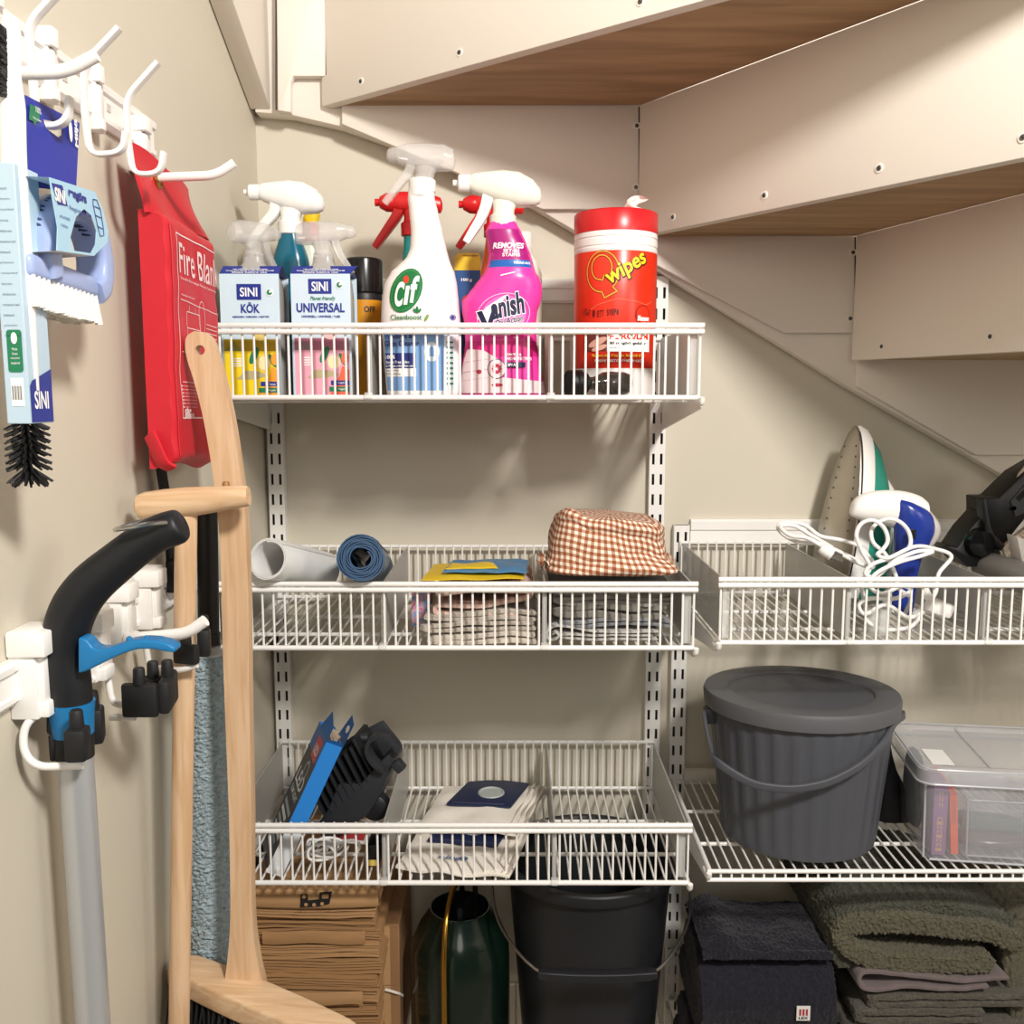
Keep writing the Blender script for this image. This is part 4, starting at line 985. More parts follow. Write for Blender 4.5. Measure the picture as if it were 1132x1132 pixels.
# white cable, flat slip, small black adapter in the lowest basket
def at_l(px, py, z=ZL): return atz(px, py, z)
WC = mat('white_cable', '#efeeec', .4)
b = MB(WC); c = at(352, 938, -.27)
r_ = random.Random(3); pts = []
for i in range(26):
    t = i*.9; pts.append(c+V((.020*math.cos(t)*(1+.2*r_.random())+.002*i*.3, .014*math.sin(t*.7), .010*math.sin(t*1.0)+.006*r_.random()-.004)))
pts += [c+V((.045, .0, .012)), c+V((.058, -.004, .005)), c+V((.05, -.008, -.006))]
o = tag(MB(WC).tube(crs(pts, 5), .0019, 8).build('cable'), 'small tangle of thin white cable in front of the leaning black nozzle', 'cable')
q = [atz(362, 927, ZL+.012), atz(418, 931, ZL+.012), atz(422, 918, ZL+.012), atz(372, 914, ZL+.012)]
o = thing('paper_slip', 'white folded slip with red print lying behind the white cable', 'paper', (q[0].x, q[0].y, ZL+.0))
b = MB(mat('slip_paper', '#e9e2dc', .7)).prism([p-q[0]+V((0, 0, .007)) for p in q], (0, 0, .004), bev=.0006); b.mat(mat('slip_red', '#b3383c', .6)).prism([(p-q[0])*.6+V((.008, .002, .0112)) for p in q], (0, 0, .0003)); b.build('slip', o, 20)
c = at(417, 936, -.27); o = thing('adapter_plug', 'small black adapter with a yellow tag beside the left divider of the lowest basket', 'adapter', (c.x-.003, -.262, ZL))
MB(BLACK).box((0, 0, .018), (.018, .05, .030), .004).build('body', o, 30); MB(mat('tag_yellow', '#e2c862', .5)).box((.0, -.0255, .008), (.014, .001, .008)).build('tag', o, 0)
# vacuum cleaner bags
FLC = mat('white_fleece', '#ece5db', .9, bump=(260, .35, .001), spec=.2); NV = mat('navy_plate', '#1b2547', .42); MEM = mat('seal_membrane', '#aab0ae', .4)
def vac_bag(corners, z, label, logo, seed):
    q = [atz(px, py, z) for px, py in corners]; cc = sum(q, V())/4
    o = thing('vacuum_bag', label, 'vacuum bag', (cc.x, cc.y, z), group='vacuum cleaner bags')
    p = [v-cc for v in q]
    b = MB(FLC); slab(b, [(v.x, v.y) for v in p], -.004, .012, seed, .005, 16)
    ex = (p[1]-p[0])
    for k in range(3):   # pleats along the right edge
        A, B = p[1]+(p[0]-p[1])*(.05+.06*k), p[2]+(p[3]-p[2])*(.05+.06*k)
        b.prism([A+V((0, 0, .002)), B+V((0, 0, .004)), B+V((.010, 0, .010)), A+V((.008, 0, .007))], (0, 0, .0012))
    b.build('fleece', o, 60)
    def bil(u, v): return (p[0]*(1-u)+p[1]*u)*(1-v)+(p[3]*(1-u)+p[2]*u)*v
    pc = [bil(.16, .42), bil(.80, .42), bil(.84, .99), bil(.24, .99)]
    pz = .0095
    outl = fillet([pc[0], pc[1], pc[2], pc[3], pc[0]], .006, 3)
    outl = [pc[0]*.5+pc[1]*.5]+fillet([pc[0]*.5+pc[1]*.5, pc[1], pc[2], pc[2]*.62+pc[3]*.38+V((0, .008, 0)), pc[2]*.35+pc[3]*.65+V((0, .008, 0)), pc[3], pc[0], pc[0]*.5+pc[1]*.5], .005, 3)[1:-1]
    b = MB(NV).prism([v+V((0, 0, pz)) for v in outl], (0, 0, .003), bev=.0008); 
    b.tube([pc[0]*.9+pc[1]*.1+V((0, .006, pz+.003)), pc[0]*.1+pc[1]*.9+V((0, .006, pz+.003))], .0016, 6); b.build('mounting_plate', o, 25)
    ce = bil(.53, .72); MB(MEM).lathe([(.0001, .0006), (.016, .0006), (.0175, .0022), (.0195, .002), (.0205, 0)], 32, ce+V((0, 0, pz+.0028))).build('seal', o)
    if logo:
        b = MB(mat('bag_logo_blue', '#54709b', .6)); lo = bil(.42, .16)
        f_ = plane_fn(V((lo.x, lo.y, .0098)), ex.normalized(), V((-ex.normalized().y, ex.normalized().x, 0)))
        b.text('s-bag', -.014, -.004, .03, .012, f_, .0003, .2).text('classic long performance', -.014, .012, .045, .003, f_)
        b.flat(ellipse(.022, .003, .006, .005), f_, .02); b.build('lettering', o, 0)
zb = ZL+.006
vac_bag([(437, 962), (563, 972), (588, 916), (471, 905)], zb, 'lower white vacuum bag with blue print, sticking out at the front', True, 1)
vac_bag([(462, 917), (574, 924), (604, 874), (491, 871)], zb+.020, 'upper white vacuum bag with its navy mounting plate fully in view', False, 5)
# ---------------------------------------------------------------- under the lowest basket, on the bottom shelf
ZB = .4225
KR = mat('kraft_paper', '#a67f58', .75, bump=(90, .15, .002), var=.07, vscale=(12, 12, 90), spec=.25); KR2 = mat('kraft_paper_light', '#b38c63', .75, var=.06, vscale=(12, 12, 90), spec=.25)
r_ = random.Random(5); z = ZB+.001; topz = at(350, 982, -.275).z; k = 0
xl, xr = -.365, at(421, 1060, -.275).x
NBAG = 13; hh = (topz-.020-z)/NBAG
for k in range(NBAG):
    xo = (r_.random()-.5)*.012; yo = (r_.random()-.5)*.012; w_ = xr-xl
    o = thing('paper_bag', 'plain folded kraft paper bag in the stack beneath the bag with the black picture', 'paper bag', ((xl+xr)/2+xo-.004, -.275+yo, z), group='stacked kraft paper bags')
    b = MB(KR if k % 3 else KR2); ns = 5; sag = .004*math.sin(k*1.3)
    for s_ in range(ns):
        zz0 = hh*(s_+.1)/ns; t = hh/ns*.62; dx = (r_.random()-.5)*.006; dy = (r_.random())*.005; se = r_.random()*9
        def g(u, v, zo): xx = -w_/2+w_*u; return V((xx+dx, dy+.235*v, zz0+zo+.0016*math.sin(u*5+k*1.7+se*.1)+.0011*nz((u*6, v*3, se))))
        n_ = 18
        b.grid(lambda u, v: g(u, v, t), n_, 4); b.grid(lambda u, v: g(u, v, 0), n_, 4, flip=True); b.grid(lambda u, v: g(u, 0, t*v), n_, 1, flip=False); b.grid(lambda u, v: g(1, u, t*v), 4, 1); b.grid(lambda u, v: g(0, 1-u, t*v), 4, 1)
    if k % 4 == 2:   # a turned-up flap with its crease
        b.grid(lambda u, v: V((-w_/2+.02+(w_-.04)*u, -.003-.002*math.sin(v*3), hh*.1+hh*.9*v+.0012*math.sin(u*9+k))), 16, 3)
    b.build('paper', o, 40); z += hh
o = thing('paper_bag', 'topmost kraft paper bag with a black printed picture on its turned-down flap', 'paper bag', ((xl+xr)/2, -.277, z), group='stacked kraft paper bags')
w_ = xr-xl; hT = .020
b = MB(KR2); b.grid(lambda u, v: V((-w_/2+w_*u, -.004+.24*v, hT+.0018*math.sin(u*6+v*2))), 20, 6); b.grid(lambda u, v: V((-w_/2+w_*u, -.004-.004*math.sin(PI*v)-.003*(1-v), hT*v-.006*(1-v)*math.sin(PI*u)**.5*.6+.0018*math.sin(u*6)*v)), 20, 6)
b.grid(lambda u, v: V((w_/2, -.004+.24*u, hT*v)), 6, 2); b.grid(lambda u, v: V((-w_/2+w_*u, -.004+.24*v, .0005)), 4, 4, flip=True); b.build('paper', o, 50)
fx = at(350, 1000, -.286).x-(xl+xr)/2
f_ = plane_fn((fx, -.0108, .000), (1, 0, .03), (0, 0, 1))
b = MB(BLKP); b.flat([(-.022, 0), (-.021, .019), (-.012, .0195), (-.011, .010), (.004, .011), (.005, .021), (.022, .022), (.018, .004), (.006, .001)], f_, .01).mat(KR2)
f3 = plane_fn((fx, -.0112, .000), (1, 0, .03), (0, 0, 1))
for cx_, cy_, rr_ in ((-.014, .004, .0026), (-.003, .0035, .0026), (.008, .0045, .0026), (-.0165, .0155, .0028)): b.flat(ellipse(cx_, cy_, rr_, rr_, 12), f3, .02)
b.flat(rect(.008, .012, .017, .018), f3, .02); b.mat(BLKP).text('made of recycled paper', -.03, -.0088, .05, .003, f_); b.build('printed_picture', o, 0)
# cardboard box behind the bags
c = at(436, 1060, -.17); o = thing('cardboard_box', 'brown cardboard box standing behind the stack of kraft bags', 'cardboard box', (c.x-.016, -.13, ZB))
b = MB(mat('cardboard', '#96704c', .8, var=.06, vscale=(14, 14, 14))); hb = at(436, 1018, -.2).z-ZB
b.box((0, 0, hb/2), (.058, .16, hb), .002); b.box((0, -.0803, hb*.55), (.05, .0008, .001)).mat(mat('card_tape', '#b99468', .5)).box((.005, -.0804, hb/2), (.02, .0006, hb-.004)); b.build('carton', o, 20)
b = MB(mat('white_string', '#e2ddd4', .7)); b.tube(crs([(-.03, -.0825, hb*.50), (0, -.0835, hb*.53), (.025, -.083, hb*.5), (.031, -.07, hb*.44)], 5), .002, 8); b.build('string', o)
# watering can
Y = -.19; c = at(509, 1080, Y); o = thing('watering_can', 'dark green watering can with a thin brass handle under the lowest basket', 'watering can', (c.x, Y, ZB))
DG = mat('dark_green_enamel', '#0b1b14', .2, coat=.25); BR = mat('brass', '#b58a3c', .25, metal=1)
zt_ = at(509, 1001, Y).z-ZB; zs_ = at(509, 1062, Y-.05).z-ZB
b = MB(DG).lathe([(.066, 0), (.071, .003), (.0735, .02), (.0735, zs_*.75), (.072, zs_), (.060, zs_+(zt_-zs_)*.5), (.0445, zt_-.004), (.044, zt_), (.0425, zt_), (.043, zt_-.006), (.056, zs_+.02), (.0001, zs_)], 56); b.build('body', o, 50)
b = MB(BR); p = [(.002, .03, zt_-.01), (.002, .022, zt_+.03), (-.008, -.01, zt_+.038), (-.016, -.062, zt_+.018), (-.018, -.082, zt_-.03), (-.018, -.0835, .06), (-.018, -.082, .016), (-.018, -.070, .012)]
b.tube(fillet(p, .02, 5), .0042, 12); b.build('handle', o)
b = MB(BLACK).tube([(.022, .015, zs_), (.022, .012, zt_+.036)], .004, 10); b.build('rod', o)
# black bucket
Y = -.172; c = at(651, 1002, Y); Rb = .1315; zr = at(651, 993, Y-Rb).z-ZB
BK = mat('bucket_black', '#202125', .42, bump=(240, .06, .0006)); o = thing('bucket', 'black plastic bucket with a steel wire handle under the lowest basket', 'bucket', (c.x, Y, ZB))
rb0 = .098
b = MB(BK).lathe([(rb0-.004, 0), (rb0, .003), (Rb-.012, zr-.03), (Rb-.011, zr-.016), (Rb-.001, zr-.016), (Rb, zr-.014), (Rb, zr-.002), (Rb-.002, zr), (Rb-.011, zr), (Rb-.014, zr-.006), (rb0-.004, .006), (.0001, .005)], 72)
b.prism([V((-.03, -.118, zr-.016)), V((-.02, -.112, zr-.024)), V((-.01, -.118, zr-.016))], (0, .02, 0)); b.build('body', o, 40)
for sx in (-1, 1): MB(BK).box((sx*(Rb+.003), 0, zr-.010), (.012, .024, .020), .003).build('handle_lug', o, 30)
gl, gr_ = at(600, 1076, -.345), at(721, 1076, -.345); loc = V((c.x, Y, ZB))
b = MB(STEEL); lp = V((-Rb-.009, 0, zr-.010)); rp_ = V((Rb+.009, 0, zr-.010)); gl -= loc; gr_ -= loc
pts = [lp+V((.012, 0, 0)), lp, lp+V((-.003, -.035, -.028)), lp*.55+gl*.45+V((-.018, -.02, -.022)), gl, gl*.5+gr_*.5+V((0, 0, -.003)), gr_, rp_*.55+gr_*.45+V((.018, -.02, -.022)), rp_+V((.003, -.035, -.028)), rp_, rp_+V((-.012, 0, 0))]
b.tube(crs(pts, 6), .0021, 8); hd = b.build('handle', o)
MB(BK).tube(crs([gl-V((.006, 0, 0)), gl*.7+gr_*.3+V((0, 0, -.003)), gl*.3+gr_*.7+V((0, 0, -.003)), gr_+V((.006, 0, 0))], 5), [.0055]+[.0075]*14+[.0055], 14, flat=(.8, 1.1)).build('grip', hd)
# ---------------------------------------------------------------- right basket: iron, steamer, cords
def c7(x, y, Y): return at(740+x*.3463, 440+y*.3463, Y)
ZR = 1.0845
tip = c7(590, 84, -.085); heel = at(912, 655, -.115)
a_ = (tip-heel).normalized(); n_ = V((-.955, -.20, .30)); n_ = (n_-a_*n_.dot(a_)).normalized(); w_ = a_.cross(n_).normalized()
Li = (tip-heel).length
o = thing('steam_iron', 'white and teal steam iron standing on its heel against the back wall', 'iron', (heel.x, heel.y, ZR))
ol = V((heel.x, heel.y, ZR))
def ip(s, u, h): return heel-ol+a_*s+w_*u-n_*h
def hw(s, k=1.0):
    t = s/Li
    return k*.054*(max(0, 1-t**2.3))**.62*(.86+.14*min(1, t/.25))
def hull(b, h0, h1, k0, k1, s0=0, s1=None, n=26):
    s1 = s1 or Li; rings = []
    def outline(k, h, sh):
        o_ = []
        for i in range(n+1): s = s0+(s1-s0)*(1-(1-i/n)**1.6) if False else s0+(s1-s0)*i/n; o_.append((s, hw(s, k)))
        pts = [ip(s*sh+(1-sh)*s0, -w, h) for s, w in o_]+[ip(s*sh+(1-sh)*s0, w, h) for s, w in o_[::-1][1:]]
        return pts
    return outline
hl = hull(None, 0, 0, 1, 1)
b = MB(mat('iron_sole', '#b3aca0', .3, metal=.85)); b.loft([hl(.96, 0, .985), hl(.985, .0012, .995), hl(.985, .0035, .995)])
hb = mat('sole_hole', '#3a3835', .6)
b.mat(hb)
for i in range(11):
    s = Li*(.25+.062*i)
    for sg in (-1, 1): b.lathe([(.0001, 0), (.0017, 0)], 8, ip(s, sg*hw(s, .62), -.0004), V((0, 0, 1)).rotation_difference(n_).to_matrix())
for i in range(9): b.lathe([(.0001, 0), (.0015, 0)], 8, ip(Li*(.2+.03*(i//3)), (-.012+.012*(i % 3)), -.0004), V((0, 0, 1)).rotation_difference(n_).to_matrix())
b.build('soleplate', o, 50)
MB(BLACK).loft([hl(.97, .0033, .99), hl(.97, .0065, .99)]).build('seal_rim', o, 50)
MB(WPL).loft([hl(.985, .006, .995), hl(1.0, .010, 1.0), hl(.97, .024, .985), hl(.94, .028, .965)]).build('skirt', o, 50)
TE = mat('iron_teal', '#2b9a86', .22, trans=.15)
b = MB(TE); b.loft([hl(.95, .0275, .965), hl(.92, .045, .90), hl(.80, .064, .76), hl(.62, .078, .62), hl(.45, .084, .55)]); b.build('water_tank', o, 50)
b = MB(WPL); pth = [ip(Li*.86, 0, .026), ip(Li*.72, 0, .052), ip(Li*.60, 0, .075), ip(Li*.52, 0, .092), ip(Li*.42, 0, .104), ip(Li*.25, 0, .110), ip(Li*.07, 0, .104), ip(.006, 0, .085)]
b.tube(crs(pth, 5), [.006+.008*min(1, i/12) for i in range(36)], 14, flat=(1.0, 1.25), up=w_); b.build('handle', o)
b = MB(BLACK).tube([ip(Li*.62, 0, .078), ip(Li*.635, 0, .088)], .003, 8); b.build('spray_nozzle', o)
f_ = lambda u, v: ip(.07+u, -hw(.07+u, .88)-.0016, .045+v)
b = MB(BLACK); 
b.build('badge', o) if False else None
# garment steamer
Y = -.19; o = thing('garment_steamer', 'white and blue hand-held garment steamer in front of the iron', 'steamer', c7(760, 690, Y)); so = V(o.location)
def sp(x, y, dy=0): return c7(x, y, Y+dy)-so
k7 = .3463/ (1060/(Y+DIST))
hd = [(580, 352, 3), (583, 350, 22), (598, 346, 36), (630, 345, 47), (675, 347, 54), (730, 356, 60), (780, 372, 62), (806, 384, 55)]
b = MB(WPL); rings = []
cen = crs([(x, y, r) for x, y, r in hd], 4)
for c in cen:
    p = sp(c.x, c.y); r = c.z*k7
    rings.append([p+V((r*.22*math.cos(t), r*.86*math.sin(t), r*math.cos(t))) for t in (2*PI*j/28 for j in range(28))])
b.loft(rings).build('head', o, 60)
SB = mat('steamer_blue', '#22388f', .25); SGY = mat('steamer_grey', '#b9b3ae', .35)
b = MB(SB); hp = [(755, 328, 28), (772, 345, 52), (780, 372, 64), (782, 410, 66), (774, 450, 58), (762, 500, 45), (752, 560, 40), (748, 620, 37), (744, 670, 34), (742, 690, 24)]
rings = []
for c in crs(hp, 5):
    p = sp(c.x, c.y, -.012); r = c.z*k7; rings.append([p+V((r*.98*math.cos(t), r*.72*math.sin(t), -r*.25*math.cos(t))) for t in (2*PI*j/26 for j in range(26))])
b.loft(rings).build('grip', o, 60)
b = MB(SGY); hp = [(822, 352, 14), (842, 395, 24), (842, 430, 26), (826, 465, 22), (806, 490, 12)]; rings = []
for c in crs(hp, 5):
    p = sp(c.x-12, c.y, 0); r = c.z*k7; rings.append([p+V((r*1.0*math.cos(t), r*2.1*math.sin(t), 0)) for t in (2*PI*j/20 for j in range(20))])
b.loft(rings).build('steam_plate', o, 60)
b = MB(BLACK).box(sp(775, 435, -.040), (.010, .002, .014), .0008); b.build('switch', o, 20)
# cords
def cord(par, label, pts, r=.0031):
    P_ = crs([c7(x, y, Y) for x, y, Y in pts], 7); off = V(par.location)
    c = MB(WC).tube([p-off for p in P_], r, 10).build('power_cord', par); c['label'] = label
    return c, off
IRON = [q for q in COL.objects if q.name == 'steam_iron'][0]; STM = [q for q in COL.objects if q.name == 'garment_steamer'][0]
o, off = cord(IRON, 'white power cord with its plug', [
    (640, 545, -.20), (600, 520, -.215), (540, 490, -.222), (480, 465, -.222), (420, 462, -.215), (370, 440, -.20), (347, 412, -.19), (370, 397, -.185), (430, 405, -.19), (480, 440, -.195), (540, 452, -.2), (600, 470, -.205), (640, 510, -.21), (650, 540, -.215),
    (610, 530, -.228), (550, 500, -.232), (500, 480, -.234), (440, 447, -.228), (390, 440, -.22), (362, 422, -.21), (356, 408, -.2), (400, 408, -.2), (455, 440, -.205), (520, 478, -.225)], .0030)
b = MB(WPL); p, q = c7(482, 478, -.236)-off, c7(520, 498, -.240)-off; b.tube(crs([p, (p+q)/2, q], 3), [.006, .0075, .0085, .009, .009, .0095, .0095], 12); b.build('plug', o)
b = MB(STEEL)
for dz in (-.004, .004): b.tube([q+V((0, 0, dz)), q+V((.013, -.002, dz-.006))], .0022, 8)
b.build('pins', o)
cdo, cof = cord(STM, 'white coiled power cord', [
    (752, 690, -.22), (770, 640, -.24), (735, 610, -.25), (720, 560, -.25), (690, 500, -.245), (650, 460, -.24), (648, 415, -.235), (690, 387, -.235), (735, 395, -.24), (765, 430, -.24), (766, 475, -.245), (720, 505, -.262),
    (650, 530, -.268), (625, 560, -.268), (660, 570, -.272), (720, 520, -.275), (790, 490, -.27), (840, 490, -.26), (800, 505, -.275), (730, 525, -.28), (660, 560, -.282),
    (640, 600, -.285), (680, 625, -.285), (740, 600, -.28), (770, 615, -.275), (720, 640, -.285), (640, 640, -.29), (605, 660, -.29), (625, 690, -.29), (690, 660, -.285), (760, 700, -.28), (800, 690, -.275), (770, 730, -.28), (690, 740, -.285), (640, 720, -.29), (630, 700, -.28), (620, 640, -.262), (615, 590, -.262), (640, 540, -.258), (615, 490, -.255), (597, 440, -.255), (612, 402, -.252), (650, 390, -.252), (685, 415, -.252), (697, 455, -.254), (680, 485, -.256), (665, 500, -.262), (700, 510, -.268), (780, 475, -.252), (840, 480, -.24), (900, 505, -.235), (860, 560, -.24), (850, 620, -.25), (820, 660, -.26), (780, 690, -.268), (830, 680, -.272), (856, 672, -.275)], .0028)
p = c7(860, 668, -.275); b = MB(WPL); o = cdo; b.T = M.Translation(p-cof)
b.box((0, 0, 0), (.034, .022, .020), .005, RY(.35)).lathe([(.005, .010), (.006, .013), (.004, .034)], 12, (-.010, 0, .002), RY(-.4)); b.T = None; pl_o = b.build('plug', o, 40)
b = MB(STEEL); b.T = M.Translation(p-cof)
for dz in (-.005, .005): b.tube([V((.012, -.004, dz-.004)), V((.030, -.008, dz-.010))], .0022, 8)
b.build('pins', STM)
p = c7(672, 700, -.288); o = thing('measuring_cup', 'small clear cup under the white cords in the right basket', 'cup', (p.x, -.282, ZR))
b = MB(CLEAR).lathe([(.013, 0), (.0145, .002), (.0165, .034), (.0175, .036), (.0155, .034), (.0135, .004), (.0001, .003)], 28).build('cup', o)
# black mop holder with cream fringe at the right edge
o = thing('mop_head', 'black mop holder with cream cotton fringe at the right end of the right basket', 'mop head', c7(1040, 560, -.16)); mo = V(o.location)
def mp(x, y, dy=0): return c7(x, y, -.16+dy)-mo
b = MB(BLACK)
def pris(pts, dy0, dy1, bev=.002): b.prism([mp(x, y, dy0) for x, y in pts], (0, dy1-dy0, 0), bev=bev)
pris([(1003, 320), (1050, 320), (1132, 240), (1200, 200), (1230, 240), (1180, 330), (1140, 380), (1068, 470), (1040, 460), (1005, 420)], -.01, .045)
pris([(1000, 325), (1012, 318), (1030, 430), (1075, 470), (1060, 490), (1010, 440)], -.03, -.008)
pris([(960, 420), (1010, 365), (1040, 440), (1060, 500), (1010, 540), (950, 540), (900, 490), (880, 470), (920, 480)], -.02, .035)
b.build('holder', o, 30)
b = MB(mat('mop_grey', '#4b4e53', .45)); b.prism([mp(x, y, -.0125) for x, y in [(1090, 330), (1140, 272), (1210, 240), (1150, 360), (1105, 380)]], (0, .004, 0), bev=.001)
b.mat(DARK).prism([mp(x, y, -.0135) for x, y in [(1105, 320), (1135, 290), (1150, 296), (1118, 330)]], (0, .002, 0)).lathe([(.0001, 0), (.003, 0)], 14, mp(1101, 352, -.014), RX(PI/2)); b.build('clip_plate', o, 30)
b = MB(mat('gloss_black', '#101011', .12)).lathe([(.0001, .0), (.015, .001), (.021, .006), (.022, .02), (.018, .03), (.0001, .032)], 30, mp(968, 455, .0), RX(PI/2) @ RZ(.4)); b.build('pivot', o)
FR = mat('cotton_fringe', '#e3d5c5', .9, bump=(300, .5, .001)); r_ = random.Random(4); b = MB(FR)
for i in range(54):
    t = i/53; x0, y0 = 1150-90*t, 405+70*t; j = r_.random()
    pts = [mp(x0+12, y0-12, .01), mp(x0-2+8*j, y0+3, -.012-.01*j), mp(x0+3+14*j, y0+22+10*r_.random(), -.016+.02*r_.random())]
    b.tube(crs(pts, 3), .0024, 6)
for i in range(16):
    x0 = 1118+i*3; y0 = 262-i*4; pts = [mp(x0, y0, .02), mp(x0-4, y0-10, -.004*r_.random()), mp(x0+4, y0-20-5*r_.random(), .004)]; b.tube(crs(pts, 3), .0024, 6)
b.build('fringe', o)
GR = mat('mid_grey_plastic', '#8b8884', .5)
o = thing('grey_roller', 'rounded grey plastic roller lying under the black mop holder', 'roller', c7(1085, 560, -.22)); mo = V(o.location)
b = MB(GR).lathe([(.0001, -.06), (.020, -.059), (.0215, -.055), (.0215, .08), (.0001, .082)], 34, (0, 0, 0), RZ(.1) @ RX(PI/2)); b.build('roller', o)
b = MB(mat('light_grey_plastic', '#d6d2cc', .5)); b.prism([c7(x, y, -.24)-mo for x, y in [(1108, 440), (1135, 450), (1160, 520), (1130, 540)]], (0, .03, 0), bev=.003); b.build('white_arm', o, 30)
# ---------------------------------------------------------------- right shelf
ZS = .7745
def c6(x, y, Y): return at(740+x*.3463, 700+y*.3463, Y)
GB = mat('grey_bucket', '#4c4e55', .45, bump=(300, .05, .0004)); GBL = mat('grey_bucket_lid', '#56575b', .48)
Y = -.210; ct = at(886.5, 761, Y); zl = .2095; Rl = .1350
o = thing('lidded_bucket', 'grey ribbed bucket with a recessed lid on the right wire shelf', 'bucket', (ct.x, Y, ZS+.001), rot=(math.radians(-2), 0, 0))
r0, r1 = .1060, .1245; z1_ = zl-.024
b = MB(GB); pr = [(r0-.006, 0), (r0-.001, .002), (r0, .006), (r0+.001, .014)]+[(r0+.001+(r1-r0)*(i/14), .014+(z1_-.014)*i/14) for i in range(1, 15)]+[(r1-.003, z1_+.02), (.0001, z1_+.02)]
def flute(a, r, z):
    if z < .012 or r < .05: return 1
    return 1+.012*max(-.7, min(.7, 1.6*math.cos(a*30)))*(1 if z < z1_-.01 else .2)
b.lathe(pr, 256, fn=flute).build('body', o, 30)
b = MB(GBL).lathe([(Rl-.004, z1_), (Rl-.0015, z1_+.001), (Rl, zl-.006), (Rl-.002, zl-.001), (Rl-.006, zl), (.104, zl), (.100, zl-.001), (.098, zl-.004), (.096, zl-.016), (.092, zl-.019), (.0001, zl-.020)], 96)
b.box((0, 0, zl-.019), (.18, .0016, .002)); b.lathe([(.078, zl-.020), (.079, zl-.0185), (.081, zl-.0185), (.082, zl-.020)], 64); b.build('lid', o, 35)
lo = V((ct.x, Y, ZS))
b = MB(GB); pv = Rl-.001; zp = z1_-.012
A = [(-pv+.004, 0, zp), (-pv-.004, -.012, zp-.002), (-pv-.002, -.06, zp-.040)]; mid = [c6(150, 425, -.325)-lo, c6(250, 490, -.345)-lo, c6(330, 511, -.352)-lo, c6(420, 513, -.354)-lo, c6(520, 490, -.35)-lo, c6(620, 435, -.338)-lo, c6(690, 362, -.312)-lo, c6(722, 300, -.275)-lo]
Bp = [(pv+.006, -.018, zp+.003), (pv-.001, 0, zp)]
b.tube(crs(A+mid+Bp, 6), .0046, 12, flat=(1.15, .6)); b.build('handle', o, 50)
for sx in (-1, 1): MB(GB).box((sx*(pv-.006), 0, zp-.002), (.016, .022, .024), .004).build('handle_lug', o, 30)
# black dustpan-like holder behind the bucket
o = thing('black_holder', 'black tapering plastic holder half hidden behind the grey lidded bucket', 'holder', c6(720, 640, -.165)); ho = V((o.location.x, o.location.y, ZS)); o.location = ho
b = MB(mat('soft_black', '#111114', .5)); rings = []
for (x0_, x1_, y) in ((650, 690, 300), (650, 703, 380), (650, 718, 430), (650, 750, 490), (650, 774, 530), (650, 768, 600), (650, 750, 640), (655, 733, 650)):
    p = c6(x0_, y, -.165)-ho; q = c6(x1_, y, -.165)-ho; c = (p+q)/2; w = (q.x-p.x)/2; rings.append(sell(w, .022, 3, 24, c.x, 0, max(.002, c.z)))
b.loft(rings[::-1]).build('holder', o, 50)
# clear storage box
TRN = mat('clear_box_plastic', '#c6c8ce', .12, alpha=.34); TRL = mat('clear_lid_plastic', '#d0d1d7', .14, alpha=.42)
pf0 = c6(818, 752, -.305); x0 = pf0.x-.011; zt = c6(900, 470, -.305).z-ZS; D_ = .182; W_ = .30
o = thing('storage_box', 'clear plastic storage box with a clipped lid at the right end of the right shelf', 'storage box', (x0+W_/2, -.305+D_/2, ZS+.001)); so = V(o.location)
b = MB(TRN)
def shell(b, wx, wy, h, t, r=.018, fl=.010):
    def ring(e, z, f=0): return [V((p[0], p[1], z)) for p in rrect(2*(wx-e+f), 2*(wy-e+f), r, 5)]
    rr = [ring(.012, 0), ring(.006, .002), ring(.004, .006), ring(0, h*.6, 0), ring(-.004, h)]
    b.loft(rr, caps=False); n = len(rr[0]); b.add(rr[0], [list(range(n))[::-1]])
shell(b, W_/2-.004, D_/2-.004, zt, .002); b.build('body', o, 40)
b = MB(TRL); hl_ = .016
def rg(e, z): return [V((p[0], p[1], z)) for p in rrect(W_+2*e, D_+2*e, .02, 5)]
b.loft([rg(.004, zt-.006), rg(.005, zt+.002), rg(.004, zt+hl_-.003), rg(-.002, zt+hl_), rg(-.012, zt+hl_+.001), rg(-.02, zt+hl_-.003)], caps=False); r_ = rg(-.02, zt+hl_-.003); b.add(r_, [list(range(len(r_)))])
b.box((-.06, 0, zt+hl_-.001), (.003, D_*.86, .003)).box((.06, 0, zt+hl_-.001), (.003, D_*.86, .003)); b.build('lid', o, 40)
b = MB(mat('clear_edge', '#c9cbd2', .2, alpha=.62))
def edge_ring(z, e, r): b.tube([V((p[0], p[1], z)) for p in rrect(W_+2*e, D_+2*e, .02, 5)], r, 6, closed=True)
edge_ring(zt-.004, .0045, .0016); edge_ring(zt+hl_-.001, .001, .0014)
for sx in (-1, 1): b.tube([(sx*(W_/2-.010), -D_/2+.012, .004), (sx*(W_/2-.007), -D_/2+.009, zt-.006)], .0016, 6)
b.tube([(-W_/2+.016, -D_/2+.006, .004), (W_/2-.016, -D_/2+.006, .004)], .0016, 6); b.build('edges', o, 40)
b = MB(mat('paper_label', '#e9e9e6', .6)).box((-W_/2+.030, -.05, zt+hl_+.0012), (.028, .055, .0004)); b.build('sticker', o, 0)
YAW = math.radians(-8); PIV = V((x0, -.305, 0))
def yaw(o):
    p = V(o.location); q = M.Rotation(YAW, 3, 'Z') @ (p-PIV); o.location = q+PIV; o.rotation_euler.z += YAW
BOXED = [o]
